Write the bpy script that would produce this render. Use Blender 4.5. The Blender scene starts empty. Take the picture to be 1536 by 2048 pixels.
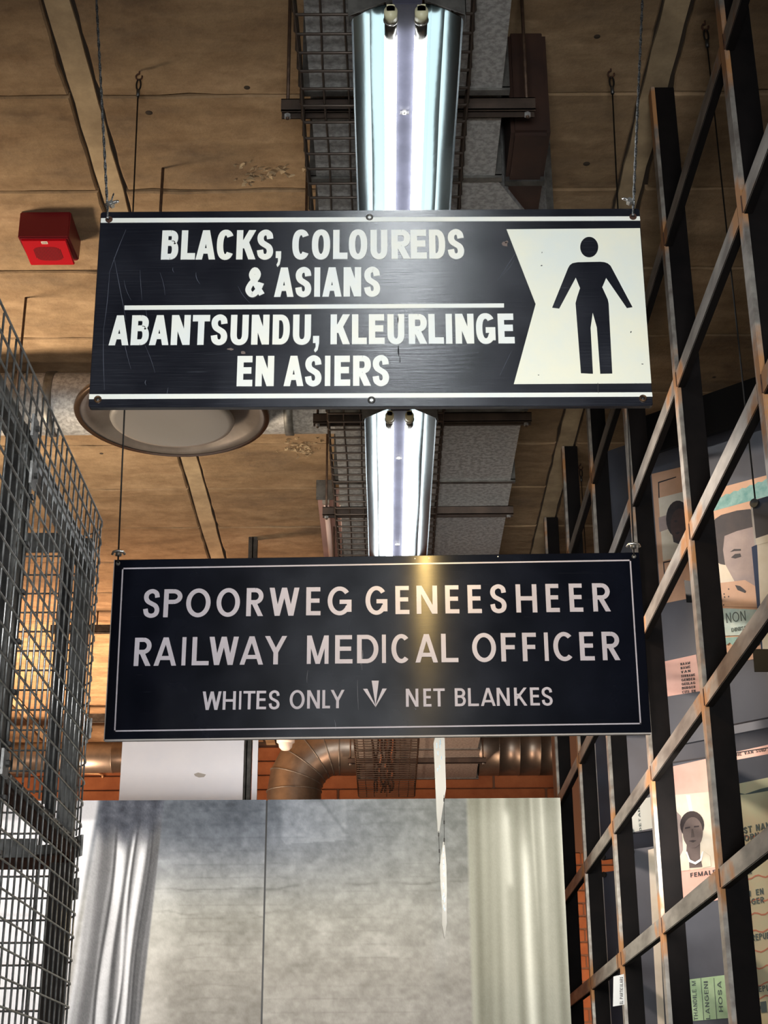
import bpy, bmesh, math, random
import numpy as np
from mathutils import Vector, Matrix
random.seed(7); rng = np.random.default_rng(7)
C = bpy.context.scene.collection
PI = math.pi
CAMZ = 1.6
# ------------------------------------------------------------------ camera
F = 3085.0; TH = math.radians(22.45); ROLL = math.radians(-0.33)
fwd = Vector((0, math.cos(TH), math.sin(TH)))
up0 = Vector((0, -math.sin(TH), math.cos(TH)))
rt0 = Vector((1, 0, 0))
# content turns counter-clockwise by .33 deg
rt = rt0*math.cos(ROLL) + up0*math.sin(ROLL)
up = -rt0*math.sin(ROLL) + up0*math.cos(ROLL)
cam_d = bpy.data.cameras.new('camera'); cam = bpy.data.objects.new('camera', cam_d); C.objects.link(cam)
cam_d.sensor_fit = 'VERTICAL'; cam_d.sensor_height = 36.0; cam_d.lens = F/2048*36.0
cam_d.clip_start = .05; cam_d.clip_end = 100
M = Matrix((rt, up, -fwd)).transposed().to_4x4(); M.translation = (0, 0, CAMZ)
cam.matrix_world = M
bpy.context.scene.camera = cam
# ------------------------------------------------------------------ world, exposure
W = bpy.data.worlds.new('world'); bpy.context.scene.world = W; W.use_nodes = True
W.node_tree.nodes['Background'].inputs[0].default_value = (.85, .9, 1, 1)
W.node_tree.nodes['Background'].inputs[1].default_value = .35
vs = bpy.context.scene.view_settings
vs.view_transform = 'Standard'; vs.look = 'None'; vs.exposure = 0.0; vs.gamma = 1.0; vs.use_curve_mapping = False
# ------------------------------------------------------------------ lights
def area(name, loc, target, sx, sy, power, col, spread=180):
    l = bpy.data.lights.new(name, 'AREA'); l.shape = 'RECTANGLE'; l.size = sx; l.size_y = sy
    l.energy = power; l.color = col; l.spread = math.radians(spread)
    o = bpy.data.objects.new(name, l); C.objects.link(o); o.location = loc
    o.rotation_euler = (Vector(target)-Vector(loc)).to_track_quat('-Z', 'Y').to_euler()
    return o
def spot(name, loc, target, power, col, ang, blend=.4, r=.05):
    l = bpy.data.lights.new(name, 'SPOT'); l.energy = power; l.color = col
    l.spot_size = math.radians(ang); l.spot_blend = blend; l.shadow_soft_size = r
    o = bpy.data.objects.new(name, l); C.objects.link(o); o.location = loc
    o.rotation_euler = (Vector(target)-Vector(loc)).to_track_quat('-Z', 'Y').to_euler()
    return o
area('sign_front_fill', (-.1, -1.4, 1.2), (0, 3.3, 2.95), 1.0, .5, 19, (.95, .98, 1), 46)  # added narrow beam that brightens the sign fronts and misses the ceiling
area('entrance_daylight_soft', (.3, -4.2, 1.9), (0, 3.5, 3.0), 3.5, 2.2, 9, (.93, .97, 1))
area('left_ceiling_fill', (-4.8, 6.4, .8), (-2.0, 6.1, 4.9), 1.6, .9, 47, (1, .82, .62), 44)  # added low fill that brightens the left ceiling; no window is built here
area('left_far_ceiling_fill', (-4.6, 10.2, 1.2), (-2.2, 10.8, 4.9), 2.5, 1.2, 150, (1, .66, .44), 60)  # added warm fill for the far left ceiling, no real source
area('mural_fill', (-.8, 4.7, 2.5), (-.85, 7.0, 2.8), 3.6, .4, 38, (1, .96, .9), 120)  # added unseen fill that brightens the mural and white board
area('added_streak_light', (.135, 3.5, CAMZ+1.78), (.14, 4.13, 3.0), .02, .03, 3.6, (1, .66, .22), 150)  # added unseen source, placed to make the gold streak on the railway sign
spot('warm_spotlight_far', (.9, 9.2, 2.2), (.2, 12.9, 4.4), 170, (1, .62, .42), 95, .6, .15)
spot('warm_spotlight_far_left', (-2.3, 9.2, 2.2), (-1.2, 12.9, 4.5), 80, (1, .60, .44), 95, .6, .15)
spot('card_fill_near', (-.45, 4.9, 3.95), (1.45, 4.5, 2.6), 150, (1, .86, .74), 70, .6, .08)  # added unseen spot, brightens the cards and left-facing grid bars
spot('card_fill_far', (-.5, 6.2, 3.6), (1.4, 5.6, 2.2), 90, (1, .84, .75), 80, .7, .08)  # added unseen spot for the farther hanging cards

# ------------------------------------------------------------------ pixel to world
def ray(x, y):
    return (rt*((x-768)/F) + up*((1024-y)/F) + fwd)
def onplane(x, y, P, n):
    d = ray(x, y); O = Vector((0, 0, CAMZ)); n = Vector(n); P = Vector(P)
    return O + d*((P-O).dot(n)/d.dot(n))
def atY(x, y, Y): return onplane(x, y, (0, Y, 0), (0, 1, 0))
def atZ(x, y, Z): return onplane(x, y, (0, 0, Z), (0, 0, 1))

# ------------------------------------------------------------------ materials
MATS = {}
def nodes_of(m):
    m.use_nodes = True
    return m.node_tree, m.node_tree.nodes, m.node_tree.links, m.node_tree.nodes['Principled BSDF']
def mat(name, col, rough=.6, metal=0., col2=None, scale=8., detail=6, stretch=(1, 1, 1), bump=0., bscale=None, spec=.5, cmix=(.35, .65), coords='Object', emis=None, estr=0, rvar=0):
    if name in MATS: return MATS[name]
    m = bpy.data.materials.new(name); nt, N, L, P = nodes_of(m)
    P.inputs['Base Color'].default_value = (*col, 1); P.inputs['Roughness'].default_value = rough
    P.inputs['Metallic'].default_value = metal; P.inputs['Specular IOR Level'].default_value = spec
    if emis:
        P.inputs['Emission Color'].default_value = (*emis, 1); P.inputs['Emission Strength'].default_value = estr
    tc = N.new('ShaderNodeTexCoord'); mp = N.new('ShaderNodeMapping'); mp.inputs['Scale'].default_value = stretch
    if coords == 'World':
        ge = N.new('ShaderNodeNewGeometry'); L.new(ge.outputs['Position'], mp.inputs['Vector'])
    else: L.new(tc.outputs[coords], mp.inputs['Vector'])
    if col2:
        nz = N.new('ShaderNodeTexNoise'); nz.inputs['Scale'].default_value = scale; nz.inputs['Detail'].default_value = detail
        nz.inputs['Roughness'].default_value = .62
        L.new(mp.outputs[0], nz.inputs['Vector'])
        cr = N.new('ShaderNodeValToRGB'); cr.color_ramp.elements[0].position = cmix[0]; cr.color_ramp.elements[1].position = cmix[1]
        cr.color_ramp.elements[0].color = (*col, 1); cr.color_ramp.elements[1].color = (*col2, 1)
        L.new(nz.outputs['Fac'], cr.inputs[0]); L.new(cr.outputs[0], P.inputs['Base Color'])
        if rvar:
            mr = N.new('ShaderNodeMapRange'); mr.inputs['To Min'].default_value = rough-rvar; mr.inputs['To Max'].default_value = rough+rvar
            L.new(nz.outputs['Fac'], mr.inputs['Value']); L.new(mr.outputs[0], P.inputs['Roughness'])
    if bump:
        nb = N.new('ShaderNodeTexNoise'); nb.inputs['Scale'].default_value = bscale or scale*3; nb.inputs['Detail'].default_value = 8
        L.new(mp.outputs[0], nb.inputs['Vector'])
        bp = N.new('ShaderNodeBump'); bp.inputs['Strength'].default_value = bump; bp.inputs['Distance'].default_value = .01
        L.new(nb.outputs['Fac'], bp.inputs['Height']); L.new(bp.outputs[0], P.inputs['Normal'])
    MATS[name] = m
    return m
def vcol_mat(name, rough=.6, bump=0):
    m = bpy.data.materials.new(name); nt, N, L, P = nodes_of(m)
    a = N.new('ShaderNodeVertexColor'); a.layer_name = 'print'
    L.new(a.outputs['Color'], P.inputs['Base Color']); P.inputs['Roughness'].default_value = rough
    return m
def srgb(r, g, b):
    f = lambda c: (c/255/12.92) if c/255 <= .04045 else ((c/255+.055)/1.055)**2.4
    return (f(r), f(g), f(b))

# concrete: board-marked, warm tan, stained
def concrete():
    m = bpy.data.materials.new('board_marked_concrete'); nt, N, L, P = nodes_of(m)
    ge = N.new('ShaderNodeNewGeometry')
    mp = N.new('ShaderNodeMapping'); mp.inputs['Scale'].default_value = (1, 2.2, 1); L.new(ge.outputs['Position'], mp.inputs['Vector'])
    n1 = N.new('ShaderNodeTexNoise'); n1.inputs['Scale'].default_value = 1.6; n1.inputs['Detail'].default_value = 9; n1.inputs['Roughness'].default_value = .65
    n2 = N.new('ShaderNodeTexNoise'); n2.inputs['Scale'].default_value = 22; n2.inputs['Detail'].default_value = 6; n2.inputs['Roughness'].default_value = .7
    mp2 = N.new('ShaderNodeMapping'); mp2.inputs['Scale'].default_value = (1, 2.4, 1); L.new(ge.outputs['Position'], mp2.inputs['Vector'])
    n3 = N.new('ShaderNodeTexNoise'); n3.inputs['Scale'].default_value = 5; n3.inputs['Detail'].default_value = 8; n3.inputs['Distortion'].default_value = .6
    L.new(mp.outputs[0], n1.inputs['Vector']); L.new(ge.outputs['Position'], n2.inputs['Vector']); L.new(mp2.outputs[0], n3.inputs['Vector'])
    r1 = N.new('ShaderNodeValToRGB'); e = r1.color_ramp.elements
    e[0].position = .3; e[0].color = (*srgb(124, 102, 78), 1); e[1].position = .72; e[1].color = (*srgb(184, 154, 118), 1)
    x = r1.color_ramp.elements.new(.5); x.color = (*srgb(156, 128, 94), 1)
    L.new(n1.outputs['Fac'], r1.inputs[0])
    r2 = N.new('ShaderNodeValToRGB'); e = r2.color_ramp.elements
    e[0].position = .3; e[0].color = (.6, .58, .55, 1); e[1].position = .62; e[1].color = (1, 1, 1, 1)
    L.new(n2.outputs['Fac'], r2.inputs[0])
    r3 = N.new('ShaderNodeValToRGB'); e = r3.color_ramp.elements
    e[0].position = .32; e[0].color = (.66, .6, .55, 1); e[1].position = .58; e[1].color = (1, 1, 1, 1)
    L.new(n3.outputs['Fac'], r3.inputs[0])
    a = N.new('ShaderNodeMixRGB'); a.blend_type = 'MULTIPLY'; a.inputs[0].default_value = .6
    L.new(r1.outputs[0], a.inputs[1]); L.new(r2.outputs[0], a.inputs[2])
    b = N.new('ShaderNodeMixRGB'); b.blend_type = 'MULTIPLY'; b.inputs[0].default_value = .7
    L.new(a.outputs[0], b.inputs[1]); L.new(r3.outputs[0], b.inputs[2])
    L.new(b.outputs[0], P.inputs['Base Color']); P.inputs['Roughness'].default_value = .85
    add = N.new('ShaderNodeMath'); L.new(n2.outputs['Fac'], add.inputs[0]); L.new(n3.outputs['Fac'], add.inputs[1])
    bp = N.new('ShaderNodeBump'); bp.inputs['Strength'].default_value = .5; bp.inputs['Distance'].default_value = .012
    L.new(add.outputs[0], bp.inputs['Height']); L.new(bp.outputs[0], P.inputs['Normal'])
    return m
CONC = concrete()
CONC_STRIP = mat('joint_strip_concrete', srgb(150, 128, 98), .9, col2=srgb(190, 165, 128), scale=6, bump=.4, coords='World')
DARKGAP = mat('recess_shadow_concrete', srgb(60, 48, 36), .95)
GALV = mat('galvanised_sheet', srgb(144, 142, 138), .55, .4, col2=srgb(180, 178, 174), scale=60, detail=3, cmix=(.4, .6), rvar=.12)
GALV_DK = mat('dull_galvanised_steel', srgb(92, 90, 86), .5, .7, col2=srgb(128, 126, 120), scale=20, rvar=.1)
WIRE = mat('galvanised_wire', srgb(130, 130, 126), .28, .75, col2=srgb(190, 190, 186), scale=30)
RODM = mat('rusty_threaded_rod', srgb(96, 76, 60), .6, .5, col2=srgb(70, 52, 42), scale=40)
STRUT = mat('brown_strut_channel', srgb(92, 78, 68), .55, .5, col2=srgb(70, 60, 54), scale=12)
BLACKSTEEL = mat('dark_flat_steel', srgb(58, 57, 55), .42, .6, col2=srgb(92, 90, 86), scale=18, rvar=.1)
TRAYW = mat('basket_tray_wire', srgb(84, 74, 66), .45, .7)
CABLE = mat('steel_cable', srgb(150, 150, 148), .35, .8, col2=srgb(70, 70, 70), scale=300, cmix=(.45, .55))
DCABLE = mat('dark_hanging_cable', srgb(32, 30, 28), .5, .4)
BRIGHTZ = mat('bright_zinc', srgb(215, 212, 204), .25, .9)
MIRROR = mat('polished_aluminium_reflector', srgb(70, 82, 83), .16, 1., bump=.04, bscale=3, stretch=(6, 1, 6))
SPINE = mat('fixture_spine_metal', srgb(84, 84, 98), .4, .3, col2=srgb(68, 68, 80), scale=10)
TUBE = mat('lit_fluorescent_tube', (1, 1, 1), .4, emis=(.93, .97, 1.0), estr=11.0)
TUBE_OFF = mat('unlit_fluorescent_tube', srgb(225, 195, 180), .25)
CREAM = mat('cream_plastic', srgb(214, 208, 170), .4)
RED = mat('red_plastic', srgb(186, 8, 24), .38, spec=.4)
REDDK = mat('dark_slot_red', srgb(84, 10, 14), .5)
WHITEP = mat('white_paint', srgb(236, 236, 232), .6)
RUST = mat('rusted_iron', srgb(96, 62, 44), .8, .3, col2=srgb(60, 40, 32), scale=60)
BRICKC = mat('orange_brown_brick', srgb(172, 110, 70), .85, col2=srgb(146, 88, 54), scale=5, bump=.3, coords='World')
MORTAR = mat('grey_brown_mortar', srgb(120, 92, 74), .9)
SLATE = mat('slate_grey_board', srgb(78, 80, 88), .5, col2=srgb(92, 94, 102), scale=2)
BLACKB = mat('black_board', srgb(12, 12, 14), .5)
EDGEW = mat('pale_board_edge', srgb(205, 196, 188), .6)
PINK = mat('pink_print', srgb(240, 192, 176), .55, col2=srgb(228, 172, 154), scale=6)
PEACH = mat('peach_print', srgb(226, 180, 148), .55, col2=srgb(206, 160, 126), scale=5)
CREAMP = mat('cream_print', srgb(238, 226, 206), .55, col2=srgb(222, 206, 180), scale=7)
TEALP = mat('teal_print', srgb(104, 158, 152), .55, col2=srgb(150, 190, 182), scale=30)
PALETEAL = mat('pale_teal_print', srgb(206, 220, 212), .55, col2=srgb(180, 204, 200), scale=40)
GREENP = mat('pale_green_print', srgb(190, 214, 172), .55, col2=srgb(170, 200, 154), scale=18)
IDGREEN = mat('green_beige_print', srgb(206, 206, 166), .55, col2=srgb(222, 196, 158), scale=5)
INK = mat('dark_ink', srgb(52, 46, 48), .6)
INKG = mat('grey_green_ink', srgb(88, 100, 96), .6)
INKR = mat('red_wave_ink', srgb(206, 128, 98), .6)
HAIR = mat('photo_dark_tone', srgb(44, 36, 38), .5, col2=srgb(60, 48, 46), scale=20)
SKIN = mat('photo_mid_tone', srgb(96, 82, 78), .5, col2=srgb(118, 102, 96), scale=8)
SKINL = mat('photo_light_tone', srgb(176, 156, 148), .5, col2=srgb(150, 132, 128), scale=8)
BLUEB = mat('navy_binding', srgb(38, 58, 92), .6)

# ------------------------------------------------------------------ object helpers
def obj(name, me, m=None, parent=None):
    o = bpy.data.objects.new(name, me); C.objects.link(o)
    if m is not None and len(me.materials) == 0: me.materials.append(m)
    if parent is not None:
        o.parent = parent
    return o
def thing(name, label, cat, loc=(0, 0, 0), group=None):
    o = bpy.data.objects.new(name, None); C.objects.link(o); o.location = loc; o.empty_display_size = .05
    o['label'] = label; o['category'] = cat
    if group: o['group'] = group
    return o
def tag(o, label, cat, group=None):
    o['label'] = label; o['category'] = cat
    if group: o['group'] = group
    return o
def part(name, me, m, root, world=True):
    """parts are modelled in world coordinates: shift mesh into the root's frame"""
    if world and root is not None:
        off = Vector((0, 0, 0)); r = root
        while r is not None: off += r.location; r = r.parent
        me.transform(Matrix.Translation(-off))
    return obj(name, me, m, root)
def mesh(name, v, f, smooth=False):
    me = bpy.data.meshes.new(name); me.from_pydata([tuple(a) for a in v], [], f); me.update()
    if smooth: me.polygons.foreach_set('use_smooth', [True]*len(me.polygons))
    return me
def bm_mesh(bm, name, smooth=False):
    bmesh.ops.recalc_face_normals(bm, faces=bm.faces[:])
    me = bpy.data.meshes.new(name); bm.to_mesh(me); bm.free()
    if smooth: me.polygons.foreach_set('use_smooth', [True]*len(me.polygons))
    return me
def box_vf(x0, x1, y0, y1, z0, z1):
    v = [(x0,y0,z0),(x1,y0,z0),(x1,y1,z0),(x0,y1,z0),(x0,y0,z1),(x1,y0,z1),(x1,y1,z1),(x0,y1,z1)]
    f = [(0,3,2,1),(4,5,6,7),(0,1,5,4),(1,2,6,5),(2,3,7,6),(3,0,4,7)]
    return v, f
def boxm(name, x0, x1, y0, y1, z0, z1, bev=0):
    v, f = box_vf(min(x0,x1), max(x0,x1), min(y0,y1), max(y0,y1), min(z0,z1), max(z0,z1))
    if bev:
        bm = bmesh.new(); vs_ = [bm.verts.new(a) for a in v]
        for a in f: bm.faces.new([vs_[i] for i in a])
        bmesh.ops.bevel(bm, geom=bm.edges[:], offset=bev, segments=2, affect='EDGES')
        return bm_mesh(bm, name)
    return mesh(name, v, f)
class MB:
    def __init__(s): s.v = []; s.f = []
    def add(s, v, f):
        n = len(s.v); s.v += [tuple(a) for a in v]; s.f += [tuple(i+n for i in a) for a in f]; return s
    def box(s, *a):
        return s.add(*box_vf(*a))
    def tube(s, pts, r, n=6, closed=False, caps=True):
        v, f = tube_vf(pts, r, n, closed, caps); return s.add(v, f)
    def mesh(s, name, smooth=False): return mesh(name, s.v, s.f, smooth)
def tube_vf(pts, r, n=6, closed=False, caps=True):
    pts = [Vector(p) for p in pts]; m = len(pts); v = []; f = []
    rr = r if isinstance(r, (list, tuple)) else [r]*m
    prev = None
    for i, p in enumerate(pts):
        if closed: t = (pts[(i+1) % m]-pts[i-1])
        else: t = pts[min(i+1, m-1)]-pts[max(i-1, 0)]
        t.normalize()
        if prev is None:
            a = Vector((0, 0, 1)) if abs(t.z) < .9 else Vector((0, 1, 0))
            a = (a - t*a.dot(t)).normalized()
        else:
            a = prev - t*prev.dot(t)
            a.normalize()
        prev = a; b = t.cross(a)
        for k in range(n):
            q = 2*PI*k/n
            v.append(p + (a*math.cos(q)+b*math.sin(q))*rr[i])
    for i in range(m-1 + (1 if closed else 0)):
        j = (i+1) % m
        for k in range(n):
            l = (k+1) % n
            f.append((i*n+k, i*n+l, j*n+l, j*n+k))
    if caps and not closed:
        f.append(tuple(range(n))[::-1]); f.append(tuple((m-1)*n+k for k in range(n)))
    return v, f
def tubem(name, pts, r, n=8, closed=False, smooth=True):
    v, f = tube_vf(pts, r, n, closed); return mesh(name, v, f, smooth)
def lathe(name, prof, center, n=48, axis='Z', smooth=True):
    v = []; f = []; cx, cy, cz = center
    for (r, h) in prof:
        for k in range(n):
            q = 2*PI*k/n
            if axis == 'Z': v.append((cx+r*math.cos(q), cy+r*math.sin(q), cz+h))
            elif axis == 'X': v.append((cx+h, cy+r*math.cos(q), cz+r*math.sin(q)))
            else: v.append((cx+r*math.cos(q), cy+h, cz+r*math.sin(q)))
    for i in range(len(prof)-1):
        for k in range(n):
            l = (k+1) % n; f.append((i*n+k, i*n+l, (i+1)*n+l, (i+1)*n+k))
    return mesh(name, v, f, smooth)

# ------------------------------------------------------------------ glyphs (unit box 0..1 x 0..1), pen = (hx,hy) half widths relative to the box
def strip(pts, hx, hy, samples=None):
    """polyline centre line -> list of quads with an elliptical pen"""
    P = [np.array(p, float) for p in pts]; L = []; R = []
    for i, p in enumerate(P):
        t = P[min(i+1, len(P)-1)]-P[max(i-1, 0)]
        nrm = np.array([-t[1]*hx*hx, t[0]*hy*hy])
        # normal in a space where the pen is a circle
        tx, ty = t[0]/hx, t[1]/hy; l = math.hypot(tx, ty) or 1
        off = np.array([-ty/l*hx, tx/l*hy])
        L.append(p+off); R.append(p-off)
    return [[L[i], L[i+1], R[i+1], R[i]] for i in range(len(P)-1)]
def arc(cx, cy, rx, ry, a0, a1, n=14, e=1.0):
    out = []
    for i in range(n+1):
        a = math.radians(a0+(a1-a0)*i/n); c, s = math.cos(a), math.sin(a)
        if e != 1.0: c = math.copysign(abs(c)**e, c); s = math.copysign(abs(s)**e, s)
        out.append((cx+rx*c, cy+ry*s))
    return out
def catmull(p, n=6):
    P = [np.array(a, float) for a in p]; P = [2*P[0]-P[1]]+P+[2*P[-1]-P[-2]]; out = []
    for i in range(1, len(P)-2):
        for k in range(n):
            t = k/n; a, b, c, d = P[i-1:i+3]
            out.append(.5*((2*b)+(c-a)*t+(2*a-5*b+4*c-d)*t*t+(3*b-a-3*c+d)*t**3))
    out.append(P[-2]); return out
def rc(x0, y0, x1, y1): return [[(x0, y0), (x1, y0), (x1, y1), (x0, y1)]]
def pa(xb, yb, xt, yt, w): return [[(xb-w/2, yb), (xb+w/2, yb), (xt+w/2, yt), (xt-w/2, yt)]]
def glyph(ch, sx, sy, e=1.0):
    """sx stem width, sy bar height, relative to the glyph box"""
    hx, hy = sx/2, sy/2; dw = sx*1.12
    if ch == 'I': return rc(0, 0, 1, 1)
    if ch == 'L': return rc(0, 0, sx, 1)+rc(0, 0, 1, sy)
    if ch == 'E': return rc(0, 0, sx, 1)+rc(0, 0, 1, sy)+rc(0, 1-sy, .97, 1)+rc(0, .5-hy+.02, .92, .5+hy+.02)
    if ch == 'F': return rc(0, 0, sx, 1)+rc(0, 1-sy, 1, 1)+rc(0, .5-hy, .92, .5+hy)
    if ch == 'T': return rc(.5-hx, 0, .5+hx, 1)+rc(0, 1-sy, 1, 1)
    if ch == 'H': return rc(0, 0, sx, 1)+rc(1-sx, 0, 1, 1)+rc(0, .5-hy, 1, .5+hy)
    if ch == 'N': return rc(0, 0, sx, 1)+rc(1-sx, 0, 1, 1)+pa(1-dw/2, 0, dw/2, 1, dw)
    if ch == 'M':
        s = sx*.85
        return rc(0, 0, s, 1)+rc(1-s, 0, 1, 1)+pa(.5, 0, s*.6, 1, s*1.1)+pa(.5, 0, 1-s*.6, 1, s*1.1)
    if ch == 'A':
        w = sx*1.0
        yb = .2
        xin = .5*yb
        return pa(w/2, 0, .5-w*.04, 1, w)+pa(1-w/2, 0, .5+w*.04, 1, w)+rc(w*.5+xin*.7, yb, 1-w*.5-xin*.7, yb+sy*.95)
    if ch == 'V': return pa(.5, 0, sx/2, 1, sx)+pa(.5, 0, 1-sx/2, 1, sx)
    if ch == 'W':
        w = sx*.8
        return pa(.27, 0, w/2, 1, w)+pa(.27, 0, .5, 1, w)+pa(.73, 0, .5, 1, w)+pa(.73, 0, 1-w/2, 1, w)
    if ch == 'Y': return rc(.5-hx, 0, .5+hx, .45)+pa(.5, .42, sx*.55, 1, sx*1.05)+pa(.5, .42, 1-sx*.55, 1, sx*1.05)
    if ch == 'K': return rc(0, 0, sx, 1)+pa(sx*.9, .38, 1-dw*.52, 1, dw)+pa(1-dw*.52, 0, sx*1.2+.02, .66, dw)
    if ch == 'U': return rc(0, .35, sx, 1)+rc(1-sx, .35, 1, 1)+strip(arc(.5, .36, .5-hx, .36-hy, 180, 360, 16, e), hx, hy)
    if ch == 'O': return strip(arc(.5, .5, .5-hx, .5-hy, 0, 360, 32, e)+[(1-hx, .5+.001)], hx, hy)
    if ch == 'C': return strip(arc(.5, .5, .5-hx, .5-hy, 38 if sx > .3 else 48, 322 if sx > .3 else 312, 26, e), hx, hy)
    if ch == 'G': return strip(arc(.5, .5, .5-hx, .5-hy, 40, 335, 26, e), hx, hy)+rc(1-sx, .12, 1, .54)+rc(.5, .54-sy, 1, .54)
    if ch == 'D': return rc(0, 0, sx, 1)+rc(0, 0, .5, sy)+rc(0, 1-sy, .5, 1)+strip(arc(.45, .5, .55-hx, .5-hy, -90, 90, 18, e), hx, hy)
    if ch in 'BPR':
        low = .47 if ch != 'R' else .40
        if ch == 'R' and sx < .3: low = .42
        out = rc(0, 0, sx, 1)
        cy = (1+low)/2; ry = (1-low)/2-hy; x0 = .52
        out += rc(0, 1-sy, x0, 1)+rc(0, low, x0, low+sy)+strip(arc(x0, cy, (.96 if ch == 'B' else 1)-x0-hx, ry, -90, 90, 12, e), hx, hy)
        if ch == 'B':
            top = low+sy
            out += rc(0, 0, x0, sy)+strip(arc(x0, top/2, 1-x0-hx, top/2-hy, -90, 90, 12, e), hx, hy)
        if ch == 'R': out += pa(1-dw*.5, 0, .48, low+.02, dw)
        return out
    if ch == 'S':
        m = lambda x, y: (hx+x*(1-sx), hy+y*(1-sy))
        pts = [m(.98, .74), m(.88, .92), m(.52, 1.0), m(.13, .91), m(.03, .74), m(.18, .585), m(.52, .49), m(.86, .39), m(.99, .225), m(.86, .06), m(.48, 0), m(.12, .08), m(0, .28)]
        return strip(catmull(pts, 5), hx, hy)
    if ch == '&':
        m = lambda x, y: (hx+x*(1-sx), hy+y*(1-sy))
        pts = [m(1.04, 0), m(.72, .28), m(.36, .62), m(.24, .82), m(.46, 1), m(.70, .84), m(.58, .64), m(.22, .45), m(.0, .2), m(.18, .02), m(.42, 0), m(.72, .16), m(.98, .46)]
        return strip(catmull(pts, 6), hx*.92, hy*.92)
    if ch == ',': return rc(0, .58, 1, 1)+[[(.42, .58), (1, .58), (.78, .16), (.38, .0), (.18, .14), (.45, .34)]]
    if ch == '-': return rc(0, .42, 1, .58)
    if ch == '/': return pa(.1, 0, .9, 1, .16)
    if ch == 'J': return rc(1-sx, .3, 1, 1)+strip(arc(.5, .3, .5-hx, .3-hy, 180, 360, 12), hx, hy)
    return []
WID = {'I': .22, 'L': .5, 'E': .52, 'F': .5, 'T': .6, 'M': .8, 'W': .95, 'O': .78, 'C': .7, 'G': .75, 'A': .72, ',': .2, '-': .4, 'S': .55, 'J': .4}
def poly_solid(mb, pts, n, t):
    """extrude polygon (world points) by t along -n (front face at pts)"""
    k = len(pts); n = Vector(n)*t
    a = (Vector(pts[1])-Vector(pts[0])).cross(Vector(pts[2])-Vector(pts[1]))
    pts = [Vector(p) for p in pts]
    v = pts+[p-n for p in pts]
    f = [tuple(range(k)), tuple(range(2*k-1, k-1, -1))]+[(i, i+k, (i+1) % k+k, (i+1) % k) for i in range(k)]
    mb.add(v, f)
GFLAT = 'ILEFTHNMAVWYK-/,'
def glyph_to(mb, ch, sx, sy, o, ex, ey, n, t=.0012, e=1.0):
    nn = Vector(n)
    gp = glyph(ch, sx, sy, e)
    for i, poly in enumerate(gp):
        sh = nn*(.00002*i) if ch == '&' else nn*(.00003*(i % 40)) if ch in GFLAT or i < 5 else nn*(.00015+.00001*(i % 2)+(.00006*(i-len(gp)+3) if i >= len(gp)-2 and ch in 'GR' else 0))
        poly_solid(mb, [o+sh+ex*float(p[0])+ey*float(p[1]) for p in poly], n, t)
def text_on(mb, s, A, B, h, n, weight=.14, t=.0008, ey=None, gap=.16):
    """text from A to B (world), height vector ey*h"""
    A = Vector(A); B = Vector(B); ex = (B-A); L = ex.length; ex.normalize()
    ey = (Vector((0, 0, 1)) if ey is None else Vector(ey))
    ws = [.35 if c == ' ' else WID.get(c, .58) for c in s]
    tot = sum(ws)+gap*(len(s)-1); k = L/tot; x = 0
    for c, w in zip(s, ws):
        if c != ' ': glyph_to(mb, c, min(weight/w*1.0, .45), weight, A+ex*x, ex*(w*k), ey*h, n, t)
        x += (w+gap)*k

# ================================================================== SETTING
HC = CAMZ+3.28
def struct(name, me, m, parent=None):
    o = obj(name, me, m, parent); o['kind'] = 'structure'; return o
fl = struct('floor', boxm('floor', -6, 6, -5, 13.3, -.2, 0), mat('dark_polished_floor', srgb(90, 84, 78), .5))
ceil = struct('ceiling', boxm('ceiling', -6.2, 6.2, -5, 13.4, HC+.02, HC+.25), DARKGAP)
# ceiling boards between the joint strips; period 1.92 across, .556 along
def concrete_panel(seed):
    r = random.Random(seed); w, d, t = 1.815, .546, .05
    per = []
    def edge(a, b, n, nx, ny, amp):
        for i in range(n):
            k = i/n; j = (r.random()-.6)*amp
            if r.random() < .08: j -= amp*1.5
            per.append((a[0]+(b[0]-a[0])*k+nx*j, a[1]+(b[1]-a[1])*k+ny*j))
    edge((0, 0), (w, 0), 18, 0, -1, .006); edge((w, 0), (w, d), 7, 1, 0, .006); edge((w, d), (0, d), 18, 0, 1, .006); edge((0, d), (0, 0), 7, -1, 0, .006)
    k = len(per); ins = [(x+(.006 if x < w/2 else -.006)*(1 if (x < .05 or x > w-.05) else 0), y+(.005 if y < d/2 else -.005)*(1 if (y < .03 or y > d-.03) else 0)) for x, y in per]
    v = [(x, y, t) for x, y in per]+[(x, y, .006) for x, y in per]+[(x, y, 0) for x, y in ins]
    f = []
    for L in (0, 1):
        for i in range(k):
            j = (i+1) % k; f.append((L*k+i, (L+1)*k+i, (L+1)*k+j, L*k+j))
    f.append(tuple(2*k+i for i in range(k)))
    return mesh('concrete_panel', v, f)
pans = [concrete_panel(s) for s in range(5)]
for p in pans: p.materials.append(CONC)
first = 4.26-.556*4
for col_x in (-.95-1.92*2-.0, -.95-1.92, -.95, -.95+1.92, -.95+1.92*2):
    for k in range(20):
        o = bpy.data.objects.new('concrete_panel', pans[random.randrange(5)]); C.objects.link(o); o.parent = ceil
        o.location = (col_x+.003, first+.556*k+.005, HC-random.random()*.004)
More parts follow.
